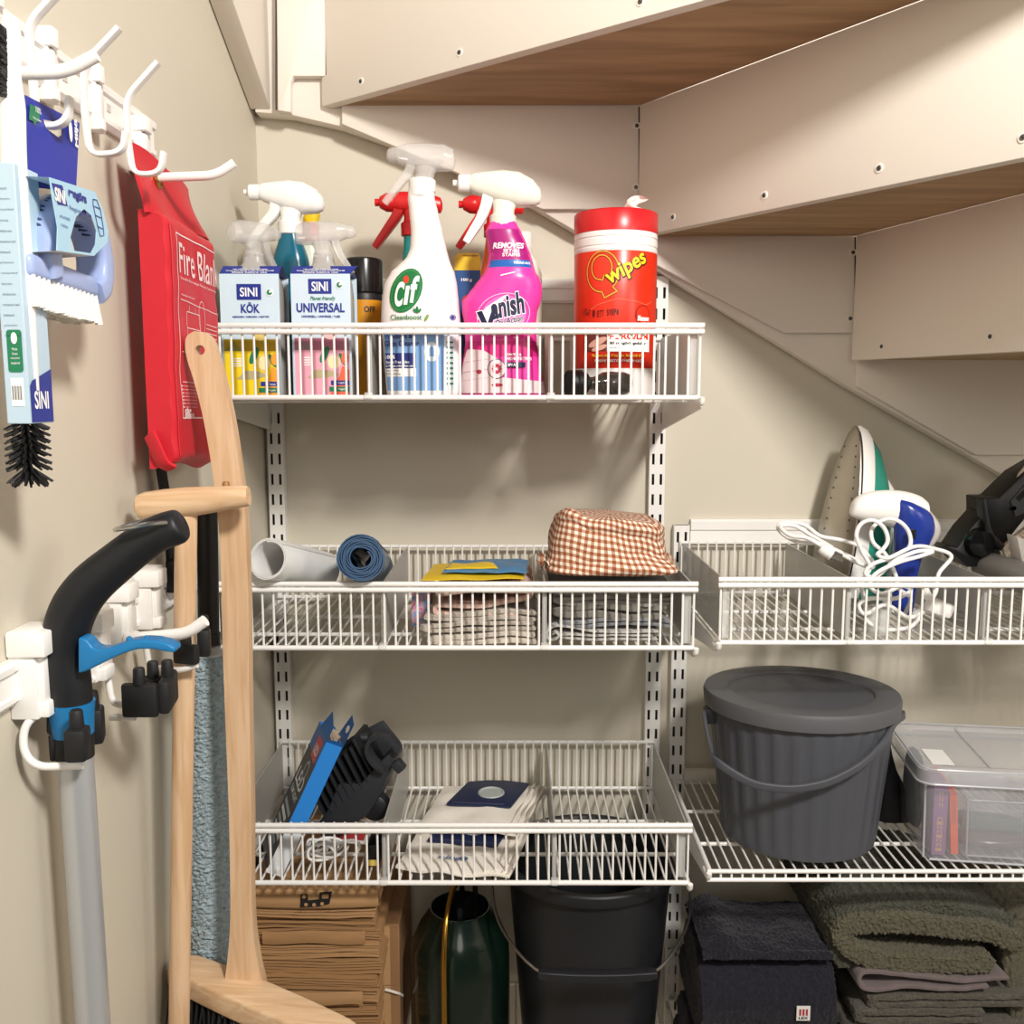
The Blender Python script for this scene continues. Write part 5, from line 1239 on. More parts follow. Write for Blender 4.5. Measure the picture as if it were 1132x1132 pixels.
def inbox(name, label, cat, px0, py0, px1, py1, Yf, d, m, build=None):
    a = c6(px0, py1, Yf); c = c6(px1, py0, Yf); w, h = c.x-a.x, c.z-a.z
    o = thing(name, label, cat, ((a.x+c.x)/2, Yf+d/2, ZS+.006)); BOXED.append(o); return o, w, c.z-(ZS+.006)
PU = mat('purple_card', '#8f5f92', .5); ORG = mat('orange_card', '#ee5a26', .45); GOLD = mat('gold_print', '#c99a74', .5)
o, w, h = inbox('game_box', 'upright purple box with gold lettering inside the clear storage box', 'box', 826, 478, 883, 712, -.288, .10, PU)
b = MB(PU).box((0, -.025, h/2), (w, .05, h), .001); f_ = plane_fn((0, -.0502, 0), (1, 0, 0), (0, 0, 1))
for i, ch in enumerate('INSOMNIA'): b.mat(GOLD).text('l' if i % 3 == 0 else 'n', -w*.16, h*(.06+.062*i), w*.32, h*.045, f_, .0001)
for i, ch in enumerate('abs'): b.mat(GOLD).text('n', -w*.13, h*(.68+.08*i), w*.26, h*.05, f_, .0001)
b.build('box', o, 20)
o, w, h = inbox('card_box', 'upright orange box next to the purple one inside the clear storage box', 'box', 884, 500, 924, 715, -.288, .09, ORG)
o.rotation_euler = (0, math.radians(-4), 0)
b = MB(ORG).box((0, 0, h/2+.001), (w*.86, .09, h*.97), .001); f_ = plane_fn((0, -.0452, 0), (1, 0, 0), (0, 0, 1)); DO = mat('dark_orange_print', '#8a3a1c', .5)
for i in range(5): b.mat(DO).flat(rect(-w*.25+i*w*.11, h*.50, -w*.22+i*w*.11, h*.90), f_, .05)
b.build('box', o, 20)
BOXED.append(o); c0 = c6(930, 722, -.292); c1 = c6(1132, 525, -.292); w = c1.x-c0.x; h = c1.z-ZS-.006
o = thing('inner_container', 'smaller clear container with odds and ends inside the storage box', 'container', ((c0.x+c1.x)/2, -.292+.045, ZS+.006))
b = MB(TRN); rr = [[V((p[0], p[1], z)) for p in rrect(w*k, .085*k, .008, 4)] for k, z in ((.93, 0), (.95, .003), (1, h-.003), (1.03, h), (1.03, h+.001))]; b.loft(rr, caps=False); b.add(rr[0], [list(range(len(rr[0])))[::-1]]); b.mat(mat('clear_edge', '#c9cbd2', .2, alpha=.62)).tube([V((p[0], p[1], h)) for p in rrect(w*1.03, .0875, .008, 4)], .0014, 6, closed=True).tube([(-w*.46, -.040, .002), (-w*.495, -.0425, h)], .0013, 6).tube([(-w*.45, -.0405, .002), (w*.45, -.0405, .002)], .0013, 6); b.build('tub', o, 40)
o2 = thing('grey_clamp', 'grey-green plastic clamp inside the smaller clear container', 'clamp', o.location+V((0, -.012, .022)))
MBk = MB(mat('clamp_green', '#6c7a76', .45)).box((-.030, 0, .018), (.018, .022, .022), .004).prism([V((-.022, -.010, .008)), V((.066, -.010, .006)), V((.066, -.010, .016)), V((.02, -.010, .026)), V((-.022, -.010, .028))], (0, .02, 0), bev=.003); MBk.build('jaw', o2, 30)
o2 = thing('plastic_pouch', 'crumpled brown plastic pouch at the bottom of the smaller clear container', 'pouch', o.location+V((.004, -.01, .001)))
b = MB(mat('brown_film', '#7b5f57', .2, alpha=.85)); b.grid(lambda u, v: V((.052*math.cos(2*PI*u)*math.sin(PI*v)+.003*nz((u*9, v*7, 1)), .026*math.sin(2*PI*u)*math.sin(PI*v), .014-.013*math.cos(PI*v)+.004*nz((u*8, v*8, 4))*math.sin(PI*v))), 28, 12, True); b.build('film', o2, 80)
p = c6(800, 640, -.2); o2 = thing('grey_pouch', 'dark grey pouch against the left wall of the clear storage box', 'pouch', (x0+.022, -.19, ZS+.006))
b = MB(mat('pouch_grey', '#555a63', .7)); b.grid(lambda u, v: V((.010*math.cos(2*PI*u)*math.sin(PI*v)**.6, .045*math.sin(2*PI*u)*math.sin(PI*v)**.6, .055-.0545*math.cos(PI*v))), 28, 14, True); b.build('fabric', o2, 80)
BOXED.append(o2)
for q_ in [q for q in COL.objects if q.parent is None and q.name.split('.')[0] in ('storage_box', 'game_box', 'card_box', 'inner_container', 'grey_clamp', 'plastic_pouch', 'grey_pouch')]: yaw(q_)
# ---------------------------------------------------------------- towels at bottom right
def c5(x, y, Y): return at(740+x*.3463, 940+y*.3463, Y)
def terry(name, col, sc=620, st=.9):
    m = mat(name, col, .95, bump=(sc, st, .0022), var=.22, vscale=(210, 210, 210), spec=.08, fuzz=.12); return m
TN = terry('navy_terry', '#25242c'); TO = terry('olive_terry', '#5c5849'); TOD = terry('olive_terry_dark', '#4c4c42'); TG = cloth_mat('mauve_grey_cotton', '#6b5f5f', 500, .6, .0015); TM = terry('olive_waffle', '#56524a', 420, 1.0)
RZ90 = M.Rotation(PI/2, 4, 'Z')
def towel_front(xl, xr, zb, zt, yf, depth, m, label, seed, name='folded_towel', group=None, folds=2, rag=.004):
    # fold facing the viewer: path runs in y-z, swept along x
    o = thing(name, label, 'towel', ((xl+xr)/2, yf, zb), group=group); b = MB(m); b.T = RZ90
    h = zt-zb; t = h/folds; w = xr-xl; path = [(depth, t*.5)]
    z = t*.5
    for k in range(folds):
        s_ = [(depth*.66, z), (depth*.3, z), (t*.6, z)] if k % 2 == 0 else [(t*1.2, z), (depth*.4, z), (depth*.8, z)]
        path += s_
        if k < folds-1: path.append((t*.44 if k % 2 == 0 else depth-t*.4, z+t*.5)); z += t
    fold(b, path, t*.97, -w/2, w/2, seed, rag*.5, 22, 6, 14); b.T = None; fluff(b.build('terry', o, 70), .0032, .0055); return o
zb7 = .3885
xnl, xnr = c5(95, 450, -.29).x, c5(535, 450, -.29).x
zt1 = c5(300, 352, -.285).z
towel_front(xnl-.006, xnr+.002, zb7, zb7+(zt1-zb7)*.5, -.292, .15, TN, 'navy towel at the bottom of the navy pile', 31, group='folded navy towels')
o = towel_front(xnl, xnr, zb7+(zt1-zb7)*.5+.001, zt1, -.298, .15, TN, 'navy towel with a small white and red label on its front', 32, group='folded navy towels')
pl_ = c5(425, 515, -.303); b = MB(mat('label_white', '#dedbd8', .7)).box(pl_-V(o.location)+V((0, -.0035, 0)), (.0185, .0012, .021))
f_ = plane_fn(pl_-V(o.location)+V((0, -.0044, 0)), (1, 0, 0), (0, 0, 1)); LR = mat('label_red', '#a52a35', .6)
for i in (-1, 0, 1): b.mat(LR).flat(rect(i*.0045-.0014, -.003, i*.0045+.0014, .0065), f_, .05)
b.mat(BLKP).text('LEX', -.006, -.0085, .012, .004, f_, .0002); b.build('label', o, 0)
b = MB(TN); zt2 = c5(160, 214, -.23).z
for i in range(4):     # woven bands across the front
    xb = xnl+(xnr-xnl)*(.30+.155*i)-V(o.location).x
o = thing('folded_towel', 'navy towel humped at its left end on top of the navy pile', 'towel', ((xnl+xnr)/2, -.26, zt1), group='folded navy towels')
wN = xnr-xnl-.010; hT = zt2-zt1
b = MB(TN)
def hump(u, v):
    x = -wN/2+wN*u; hgt = hT*(.58+.62*math.exp(-((u-.15)/.14)**2)-.12*math.exp(-((u-.75)/.25)**2)*(1-v))
    a = PI*v; r = 1-abs(2*u-1)**7*.4
    return V((x, .045-.070*math.cos(a)+.003*nz((x*60, a*3, 2)), max(.001, hgt*math.sin(a)**.6*r+.004*nz((x*30, a*4, 1)))))
b.grid(hump, 40, 26); b.grid(lambda u, v: V((-wN/2+wN*u, -.020+.13*v, 0.001)), 4, 4, flip=True); fluff(b.build('terry', o, 80), .0032, .0055)
# olive pile, open fold facing the viewer
def pathc(pts, Y, o): return [((c5(x, y, Y)-o).x, (c5(x, y, Y)-o).z) for x, y in pts]
Yo = -.285; xo = c5(830, 400, Yo)
zc_ = c5(800, 400, Yo).z
o = thing('folded_towel', 'thick olive towel on top with its rolled fold facing forward', 'towel', (xo.x, Yo, zc_), group='folded olive towels'); oo = V(o.location)
b = MB(TO); fold(b, pathc([(1020, 362), (900, 366), (760, 362), (640, 345), (572, 310), (560, 265), (610, 240), (720, 238), (860, 248), (1000, 262), (1110, 300)], Yo, oo), .0285, 0, .25, 41, .0022, 22, 6, 22); b.mat(TOD); fold(b, pathc([(1075, 232), (930, 190), (800, 180), (640, 190), (545, 225), (530, 300), (560, 350)], Yo+.02, oo), .022, .012, .24, 43, .0025, 22, 6, 22); fluff(b.build('terry', o, 75), .0036, .0075, 3)
o = thing('folded_sheet', 'mauve grey cotton sheet with a looped fold under the thick olive towel', 'sheet', (c5(820, 440, Yo).x, Yo-.004, c5(800, 450, Yo).z), group=None); oo = V(o.location)
b = MB(TG); fold(b, pathc([(1075, 404), (940, 412), (800, 400), (690, 388), (625, 386), (604, 405), (614, 435), (660, 444), (760, 432), (880, 440), (1010, 432)], Yo, oo), .0066, 0, .24, 44, .0015, 16, 6, 20); b.build('fabric', o, 70)
for i, (y0, y1, xl_, xr_, lb) in enumerate(((462, 505, 640, 1150, 'olive waffle towel directly under the mauve sheet'), (505, 555, 590, 1000, 'olive waffle towel second below the mauve sheet'), (555, 640, 560, 1150, 'olive waffle towel lower in the olive pile, cut by the picture edge'))):
    a = c5(xl_, y1, Yo); c = c5(xr_, y0, Yo); o = thing('folded_towel', lb, 'towel', ((a.x+c.x)/2, Yo-.003*i, a.z), group='folded olive towels'); w = (c.x-a.x)/2; h = c.z-a.z; t = h*.46
    b = MB(TM); fold(b, [(w*.98, t*.55), (0, t*.5), (-w+t*1.2, t*.52), (-w+t*.5, h*.5), (-w+t*1.2, h-t*.55), (0, h-t*.45), (w, h-t*.5)], t*.94, 0, .23, 50+i, .002, 22, 5, 30); fluff(b.build('terry', o, 70), .0028, .0042)
a = c5(560, 640, Yo)
towel_front(a.x, a.x+.19, zb7, a.z-.002, -.29, .24, TM, 'olive towel at the very bottom of the olive pile', 61, group='folded olive towels', folds=2)
o = thing('folded_towel', 'dark olive towel at the far right beside the thick olive towel', 'towel', (.80, -.27, zb7), group='folded olive towels')
b = MB(TO); zt3 = c5(1080, 110, -.2).z-zb7; x3 = c5(1030, 160, -.25).x-.80
fold(b, [(.10, .03), (0, .03), (x3+.06, .04), (x3+.045, zt3*.5), (x3+.03, zt3-.05), (x3+.06, zt3-.02), (0, zt3-.018), (.10, zt3-.02)], .036, 0, .2, 71, .003, 20, 6, 20); fluff(b.build('terry', o, 70), .0038, .0075)
# ---------------------------------------------------------------- left wall: rails and hooks
XW = -.39
def wall_rail(y0, y1, z0, z1, label):
    b = MB(WHITE); h = z1-z0
    prof = [(0, 0), (.004, 0), (.008, .004), (.008, h*.22), (.006, h*.26), (.006, h*.74), (.009, h*.78), (.0095, h-.003), (.007, h), (0, h)]
    b.prism([V((p[0]+.0004, 0, p[1])) for p in prof], (0, y1-y0, 0), o=(XW, y0, z0))
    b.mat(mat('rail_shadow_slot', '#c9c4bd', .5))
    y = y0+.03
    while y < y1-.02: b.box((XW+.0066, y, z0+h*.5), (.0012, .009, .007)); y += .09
    return tag(b.build('hook_rail', None, 25), label, 'rail', 'white hook rails on the left wall')
wall_rail(-1.05, -.452, 1.649, 1.688, 'upper white hook rail on the left wall carrying brushes and fire blanket')
wall_rail(-1.05, -.36, 1.160, 1.196, 'lower white hook rail on the left wall behind the black handle')
def block(o, y, z, h=.062, w=.024, d=.026, name='clip'):
    b = MB(WPL); x0 = XW+.0003; off = V(o.location)
    def bx(cx, cy, cz, dx, dy, dz, bev=.0015): b.box(V((cx, cy, cz))-off, (dx, dy, dz), bev)
    bx(x0+d*.36, y+w*.28, z, d*.72, w*1.4, h); bx(x0+d*.52, y-.0007, z+h*.355, d, w, h*.27); bx(x0+d*.46, y, z-h*.08, d*.8, w*.55, h*.55); bx(x0+d*.5, y+w*.1, z-h*.40, d*.9, w*.8, h*.18)
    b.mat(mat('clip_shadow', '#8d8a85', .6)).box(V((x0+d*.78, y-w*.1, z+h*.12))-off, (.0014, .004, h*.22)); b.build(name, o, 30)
def flat_hook(Y, pts, label, zc):
    P_ = [at(x, y, Y) for x, y in pts]
    o = thing('wall_hook', label, 'hook', (XW, Y, zc), group='double hooks on the upper rail'); off = V(o.location)
    block(o, Y+.006, zc, .058, .013, .016)
    b = MB(WHITE); b.tube(fillet([p-off for p in P_], .011, 5), 1, 12, flat=(.0024, .0052), up=(0, 1, 0)) if False else b.tube(fillet([p-off for p in P_], .011, 5), 1, 12, flat=(.0044, .0021), up=(0, 1, 0)); b.build('hook_bar', o, 40)
    return o
flat_hook(-.785, [(64, -8), (31, 28), (37, 95), (41, 141), (75, 138), (77, 107)], 'double hook carrying the blue card of the scrub brush', 1.668)
flat_hook(-.70, [(132, 31), (93, 72), (93, 115), (99, 172), (136, 169), (139, 146)], 'empty double hook between the blue card and the fire blanket', 1.668)
flat_hook(-.61, [(175, 69), (140, 108), (141, 150), (147, 193), (178, 192), (181, 168)], 'empty double hook nearest the fire blanket', 1.668)
def round_hook(pts, label, zc, y, r=.0046, group='single round hooks'):
    P_ = [V(p) for p in pts]; o = thing('wall_hook', label, 'hook', (XW, y, zc), group=group); off = V(o.location)
    block(o, y+.006, zc, .055, .020, .020); b = MB(WPL); b.tube(fillet([p-off for p in P_], .012, 6), r, 16); b.build('hook_rod', o, 40); return o
Yt = -.515; p = at(191, 197, Yt); round_hook([(XW+.012, Yt, p.z), at(238, 194, Yt), at(259, 180, Yt)], 'single round hook holding the red fire blanket', at(175, 157, Yt).z, Yt+.006)
Yt = -.815; p = at(22, 82, Yt); round_hook([(XW+.012, Yt, p.z), at(72, 80, Yt), at(107, 61, Yt)], 'single round hook holding the black bristled dish brush', 1.668, Yt+.006)
# ---------------------------------------------------------------- dish brush in its carton
Yb = -.83; o = thing('dish_brush', 'white handled dish brush with black bristles in a narrow pale blue carton', 'dish brush', at(20, 300, Yb)); off = V(o.location)
def L_(px, py, dy=0): return at(px, py, Yb+dy)-off
BRI = mat('black_bristles', '#141416', .6); r_ = random.Random(2)
b = MB(WPL); b.tube(crs([L_(11, 20), L_(12, 80), L_(13, 120), L_(15, 190), L_(22, 300), L_(30, 460)], 5), [.006, .006, .006, .006, .006, .0065, .007, .0075, .008, .0085]+[.009]*30, 14); b.build('handle', o)
b = MB(BRI)
for i in range(150):
    t = r_.random(); base = L_(6+2*t, 32+76*t, -.006); d = V((-.5+r_.random()*1.0-.25, -.9-.3*r_.random(), (r_.random()-.5)*.5)).normalized()
    b.tube([base, base+d*.010+V((0, 0, .001)), base+d*.015], [.0011, .0009, .0006], 5)
b.build('scrubbing_bristles', o)
b = MB(WPL); b.tube(crs([L_(11, 30), L_(11.5, 70), L_(12, 114)], 4), .0045, 10, flat=(1.4, .8)); b.build('brush_back', o)
za, zb_ = L_(12, 184).z, L_(24, 468).z; CARD = mat('carton_pale_blue', '#b9d0e0', .5)
xw0 = L_(-2, 184).x; xw1 = L_(25, 184).x; ydep = .034
b = MB(CARD).prism([V((xw0, -.012, za)), V((xw1, -.012, za)), V((xw1+.001, -.012, zb_)), V((xw0+.001, -.012, zb_))], (0, ydep, 0), bev=.0008)
f_ = plane_fn((0, -.0124, 0), (1, 0, 0), (0, 0, 1)); H = za-zb_; fw = xw1-xw0
GRY = mat('carton_grey_print', '#6f7f92', .5)
for i in range(15):
    z = za-H*(.10+.040*i); b.mat(GRY).text(('biobased', 'plastic', 'recycled', 'borste', 'diskborste', 'material')[i % 6], xw0+fw*.22, z, fw*(.42+.12*(i % 3)), H*.009, f_)
b.mat(GREENP).flat(rrect(fw*.62, H*.165, .002, 4, xw0+fw*.58, za-H*.715), f_, .05); f2 = plane_fn((0, -.0127, 0), (1, 0, 0), (0, 0, 1))
b.mat(WHP).flat(ellipse(xw0+fw*.58, za-H*.665, .0022, .004), f2, .05)
for i, t in enumerate(('Made', 'from', 'recycled', 'material')): b.text(t, xw0+fw*(.40 if i > 1 else .47), za-H*(.712+.018*i), fw*(.36 if i > 1 else .22), H*.010, f2)
b.mat(WHP).flat(rect(xw0+fw*.32, za-H*.93, xw0+fw*.86, za-H*.82), f_, .05)
for i in range(11): b.mat(BLKP).flat(rect(xw0+fw*(.38+.038*i), za-H*.905, xw0+fw*(.388+.038*i+.016*(i % 3 == 0)), za-H*.85), f2, .05)
fr = plane_fn((xw1+.0014, 0, 0), (0, 1, 0), (0, 0, 1)); b.mat(NAVY).flat([(-.011, zb_+.001), (.021, zb_+.001), (.021, zb_+H*.22), (-.008, zb_+H*.17), (-.011, zb_+H*.15)], fr, .05)
fr2 = plane_fn((xw1+.0017, 0, 0), (0, 1, 0), (0, 0, 1)); b.mat(WHP).text('SINI', -.006, zb_+H*.06, .02, .012, fr2, .0004); b.build('carton', o, 20)
b = MB(BRI)
p0, p1 = L_(29, 462), L_(33, 528)
b.tube([p0, p1], .0016, 6)
for i in range(9):
    for k in range(17):
        t = (i+.35*r_.random())/8.8; a = 2*PI*(k+r_.random()*.5)/17; c = p0*(1-t)+p1*t; R = .0155*(1 if i < 8 else .8); d = V((math.cos(a), math.sin(a)*.9, -.45-.25*(t > .8)))
        b.tube([c, c+d*R*.55, c+d*R], [.0013, .0011, .0008], 5)
b.build('bottle_bristles', o)
# ---------------------------------------------------------------- scrub brush on its card
Xc = -.341; o = thing('scrub_brush', 'light blue scrubbing brush with white bristles on a navy hanging card', 'scrub brush', atx(62, 140, Xc)); off = V(o.location)
def W_p(px, py, X=Xc): return atx(px, py, X)-off
def holed(b, outer, hole, thick, m):
    bm = bmesh.new(); vo = [bm.verts.new(p) for p in outer]; vh = [bm.verts.new(p) for p in hole]
    es = [bm.edges.new((vs[i], vs[(i+1) % len(vs)])) for vs in (vo, vh) for i in range(len(vs))]
    bmesh.ops.triangle_fill(bm, edges=es, use_beauty=True)
    bmesh.ops.solidify(bm, geom=bm.faces[:], thickness=thick) if thick else None
    bmesh.ops.recalc_face_normals(bm, faces=bm.faces[:]); b.mat(m).bm(bm)
CNV = mat('card_navy', '#2a37a0', .45)
b = MB(CNV)
zt_ = W_p(28, 105).z; zt2 = W_p(88, 136).z; y0 = W_p(28, 105).y; y1 = W_p(88, 136).y
lo0, lo1 = W_p(23, 205), W_p(84, 213)
outer = [V((0, y0, zt_)), V((0, y1, zt2)), V((0, lo1.y, lo1.z)), V((0, lo0.y, lo0.z))]
hole = [W_p(x, y) for x, y in ((48, 132), (58, 134), (69, 141), (69, 149), (65, 152), (51, 142))]
holed(b, outer, hole, .0008, CNV)
e = .0016
def cf(px, py, X): return atx(px, py, X)-off
def cardpoly(b, pts, m, X): b.mat(m).flat([((atx(x, y, X)-off).y, (atx(x, y, X)-off).z) for x, y in pts], lambda u, v: V((X-off.x, u, v)), .05)
cardpoly(b, [(33, 115), (44, 119), (44, 134), (40, 135), (38.5, 139), (37, 134), (32, 132)], GREENP, Xc+.0012)
f_ = plane_fn((.0015, 0, 0), (0, 1, 0), (0, 0, 1)); q = cf(34, 131, Xc)
b.mat(WHP).text('recycled', q.y, q.z, .012, .002, f_); b.text('100%', q.y+.005, q.z+.006, .008, .004, f_); q = cf(77, 150, Xc); b.flat(ellipse(q.y-.001, q.z+.003, .003, .008, 16), f_, .05)
b.text('Miljö', q.y+.012, q.z-.006, .020, .006, f_, .0003, 0, PI/2)
b.build('hanging_card', o, 15)
SBL = mat('brush_blue', '#9fb0dc', .35); SDK = mat('brush_grip_dark', '#33415e', .6); XB = -.337
def Bp_(px, py, X=XB): return atx(px, py, X)-off
b = MB(SBL); lp = [(47, 306), (42, 278), (43, 252), (52, 236), (68, 230), (86, 239), (99, 260), (105, 288), (104, 314), (97, 324)]
cl = crs([Bp_(x, y, -.345) for x, y in lp], 6); n = len(cl)
b.tube(cl, [.0105+.0030*math.exp(-((i/n-.25)/.16)**2) for i in range(n)], 16, flat=(1.25, .9), up=(1, 0, 0))
A, B = Bp_(33, 306), Bp_(109, 331); bd_ = (B-A); hh_ = .0175
b.prism([A+V((-.027, 0, 0)), B+V((-.027, 0, 0)), B+V((-.027, 0, hh_)), A+V((-.027, 0, hh_))], (.029, 0, 0), bev=.005, seg=3); b.build('brush_body', o, 50)
b = MB(SDK)
for i in range(15):
    k = int(n*(.20+.40*i/14)); c = cl[k]; rk = .0105+.0030*math.exp(-((k/n-.25)/.16)**2); tg = (cl[k+1]-cl[k-1]).normalized(); nn = V((1, 0, 0)); bn = tg.cross(nn)
    b.tube([c+(nn*math.cos(t)*1.22+bn*math.sin(t)*.90+tg*.2*math.sin(t*2))*rk for t in (-1.3+2.9*j/10 for j in range(11))], .0014, 6)
b.build('grip_ribs', o)
b = MB(mat('white_bristles', '#f3efe6', .7))
for i in range(15):
    for j in range(4):
        t = (i+.5)/15; p = A+bd_*(.01+.97*t)+V((-.0245+.0078*j, 0, .003)); d = V(((j-1.5)*.0012+.0010*r_.random(), .003*(t-.3)+.0012*r_.random(), -.0225-.0015*r_.random()))
        b.tube([p, p+d*.6, p+d], [.0024, .0027, .0031], 7)
b.build('bristles', o)
# wrap-around carton sleeve
XS = -.3215; b = MB(CARD); CLB = mat('sleeve_blue', '#a9d0e6', .45)
so_ = [(54, 196), (104, 212), (113, 232), (119, 256), (118, 268), (103, 283), (62, 277), (63, 252), (57, 218)]
ho_ = [(80, 277), (77, 262), (83, 240), (92, 231), (100, 238), (106, 256), (105, 270), (100, 280)]
def S_(px, py, X=XS): return atx(px, py, X)-off
holed(b, [S_(*p) for p in so_], [S_(*p) for p in ho_], .0006, CLB)
edge_b = [S_(54, 196), S_(104, 212)]; back = V((-.0300, 0, .0015))
b.mat(CARD).add([edge_b[0], edge_b[1], edge_b[1]+back, edge_b[0]+back], [[0, 1, 2, 3], [3, 2, 1, 0]])
eb = [S_(62, 277), S_(103, 283)]; b.mat(mat('card_inside', '#e6e2da', .7)).add([eb[0], eb[1], eb[1]+V((-.028, .004, -.001)), eb[0]+V((-.028, .004, -.001))], [[0, 1, 2, 3]])
b.mat(CLB); XT = XS+.0009
def sl(pts, m, X=XT): b.mat(m).flat([((atx(x, y, X)-off).y, (atx(x, y, X)-off).z) for x, y in pts], lambda u, v: V((X-off.x, u, v)), .05)
sl([(57, 202), (69, 205), (75, 228), (64, 226)], NAVY)
fX = plane_fn((XT-off.x+.0003, 0, 0), (0, 1, 0), (0, 0, 1)); q0, q1 = atx(61, 224, XT)-off, atx(71, 211, XT)-off
b.mat(WHP).text('SINI', q0.y, q0.z+.002, q1.y-q0.y, .0085, fX, .0005)
q = atx(76, 217, XT)-off; q1 = atx(95, 217, XT)-off; b.mat(NAVY).text('rengöra', q.y, q.z-.001, q1.y-q.y, .007, fX, .0004); b.text('Rengöringsborste', q.y, q.z-.010, (q1.y-q.y)*1.25, .004, fX)
q = atx(66, 243, XT)-off; b.text('att använda', q.y, q.z+.002, .016, .0024, fX); b.text('i köket', q.y+.001, q.z-.004, .011, .0022, fX)
GL = [atx(x, y, XT+.0002)-off for x, y in ((103, 220), (107, 221), (111, 232), (114, 250), (115, 260), (111, 261), (108, 250), (105, 236), (103, 226))]
b.tube([p for p in GL]+[GL[0]], .0003, 4)
for y in (228, 238, 250): b.tube([atx(104.5+(y-228)*.15, y, XT+.0002)-off, atx(111+(y-228)*.12, y+3, XT+.0002)-off], .0003, 4)
b.build('carton_sleeve', o, 15)
# ---------------------------------------------------------------- fire blanket
FB = mat('blanket_red', '#c8202f', .5, bump=(420, .12, .0006), var=.04, vscale=(40, 40, 40)); yn, yf_ = -.570, -.402
zt_, zb_ = atx(187, 236, -.338).z, atx(187, 519, -.338).z
o = thing('fire_blanket', 'red fire blanket pouch with white print hanging on the left wall', 'fire blanket', (XW, (yn+yf_)/2, (zt_+zb_)/2)); off = V(o.location)
Hf, Wf = zt_-zb_, yf_-yn
def front(u, v):   # u along the wall 0..1, v up 0..1
    th = .028-.005*u; e = min(u, 1-u)/.10; e = 1 if e > 1 else (1-(1-e)**2)**.5
    ev = min(v, 1-v)/.06; ev = 1 if ev > 1 else (1-(1-ev)**2)**.5
    side = .82+.18*e
    x = XW+.031+th*(.22+.78*ev)*side+.0016*nz((u*5, v*9, 3))+.0008*math.sin(v*40)*(1-e)
    return V((x, yn+Wf*u-.001*math.sin(v*7), zb_+Hf*v-.004*u*(1-v)+.006*(1-ev)*math.sin(u*6)))-off
b = MB(FB); NU, NV_ = 40, 60; b.grid(front, NU, NV_)
bk = lambda u, v: V((XW+.030, yn+Wf*u, zb_+Hf*v))-off
b.grid(bk, 4, 4, flip=True)
def sidew(fn, n):
    b.grid(lambda u, v: bk(*fn(u))*(1-v)+front(*fn(u))*v, n, 6, flip=False)
    b.grid(lambda u, v: bk(*fn(u))*(1-v)+front(*fn(u))*v, n, 6, flip=True) if False else None
sidew(lambda t: (0, t), NV_); sidew(lambda t: (1, 1-t), NV_); sidew(lambda t: (t, 1), NU); sidew(lambda t: (1-t, 0), NU); b.build('pouch', o, 70)
# hanging flap
ft, fb_ = atx(165, 170, -.366).z, zt_
b = MB(FB)
def flapf(u, v, s=0):
    z = zt_-.004+(ft-zt_+.004)*v; k = math.sin(PI*u)
    return V((XW+.024+.018*(1-v)**1.4+.006*k*v+.004*math.sin(u*8+v*3)*(1-v)+s, yn-.006+.010*v*(1-u)+(Wf+.008)*u, z-.012*u*v+.002*math.sin(u*9)))-off
b.grid(lambda u, v: flapf(u, v), 26, 16); b.grid(lambda u, v: flapf(u, v, -.0035), 26, 16, flip=True)
for f_e in ((0, None), (1, None), (None, 1)):
    b.grid(lambda t, v: (flapf(f_e[0] if f_e[0] is not None else t, f_e[1] if f_e[1] is not None else t, -.0035*(1-v))), 16, 1)
b.build('hanging_flap', o, 70)
pg = at(191, 199, -.515); uq = (-.515-yn)/Wf; vq = min(.95, (pg.z-zt_+.004)/(ft-zt_+.004)); pf_ = flapf(uq, vq)+off; b = MB(BR)
b.lathe([(.0058, 0), (.0095, 0), (.0092, .0016), (.0075, .0026), (.0058, .0018)], 24, (pf_.x+.0006-off.x, pg.y-off.y, pg.z-off.z), RY(PI/2)); b.build('grommet', o)
WR = mat('blanket_print', '#f2d9da', .6)
b = MB(WR)
ff = lambda e=0: (lambda u, v: front(min(1.0, max(0, u/Wf)), min(1, max(0, v/Hf)))+V((.0005+e, -.0002, 0)))
L = Lab(b, lambda u, v, e: ff(e)(u, v), 0, 0, 1, .00002, .006)
def line2(pts, w=.0008): L.line([(p[0], -p[1]) for p in pts], w, WR)
x0, x1, zA, zB_ = .018, Wf*.985, Hf*.20, Hf*.925
line2([(x1, zB_), (x0, zB_), (x0, zA), (x1, zA)], .0014)
def tx(t, u, v, w, h, bold=0): b.mat(WR).text(t, u, v, w, h, ff(.0003), bold, 0, 0, .006)
tx('Fire Blanket', x0+.007, Hf*.775, .172, Hf*.118, .0002); tx('Brandfilt Branntæppe Palopeite Sammutuspeite', x0+.009, Hf*.748, .140, Hf*.014)
tx('Folding instruction', x0+.010, Hf*.685, .045, Hf*.010); line2([(x0+.008, Hf*.672), (x1, Hf*.655)])
for rct in ((.045, .50, .090, .63),): line2([(rct[0], Hf*rct[1]), (rct[2], Hf*rct[1]), (rct[2], Hf*rct[3]), (rct[0], Hf*rct[3]), (rct[0], Hf*rct[1])])
line2([(.045, Hf*.565), (.090, Hf*.565)]); line2([(.052, Hf*.63), (.052, Hf*.655)]); line2([(.075, Hf*.63), (.075, Hf*.655)])
L.ring(.097, -Hf*.61, .010, .020, .0008, WR)
for i in range(5): line2([(.112, Hf*(.60-.018*i)), (.150, Hf*(.597-.018*i))])
line2([(x0+.006, Hf*.465), (x1, Hf*.455)]); line2([(x0+.006, Hf*.345), (x1, Hf*.34)])
for i in range(7): tx('Instruktion för användning', x0+.006, Hf*(.325-.014*i), .045, Hf*.007); L.rect(x0+.001, -Hf*(.332-.014*i), x0+.004, -Hf*(.325-.014*i), WR)
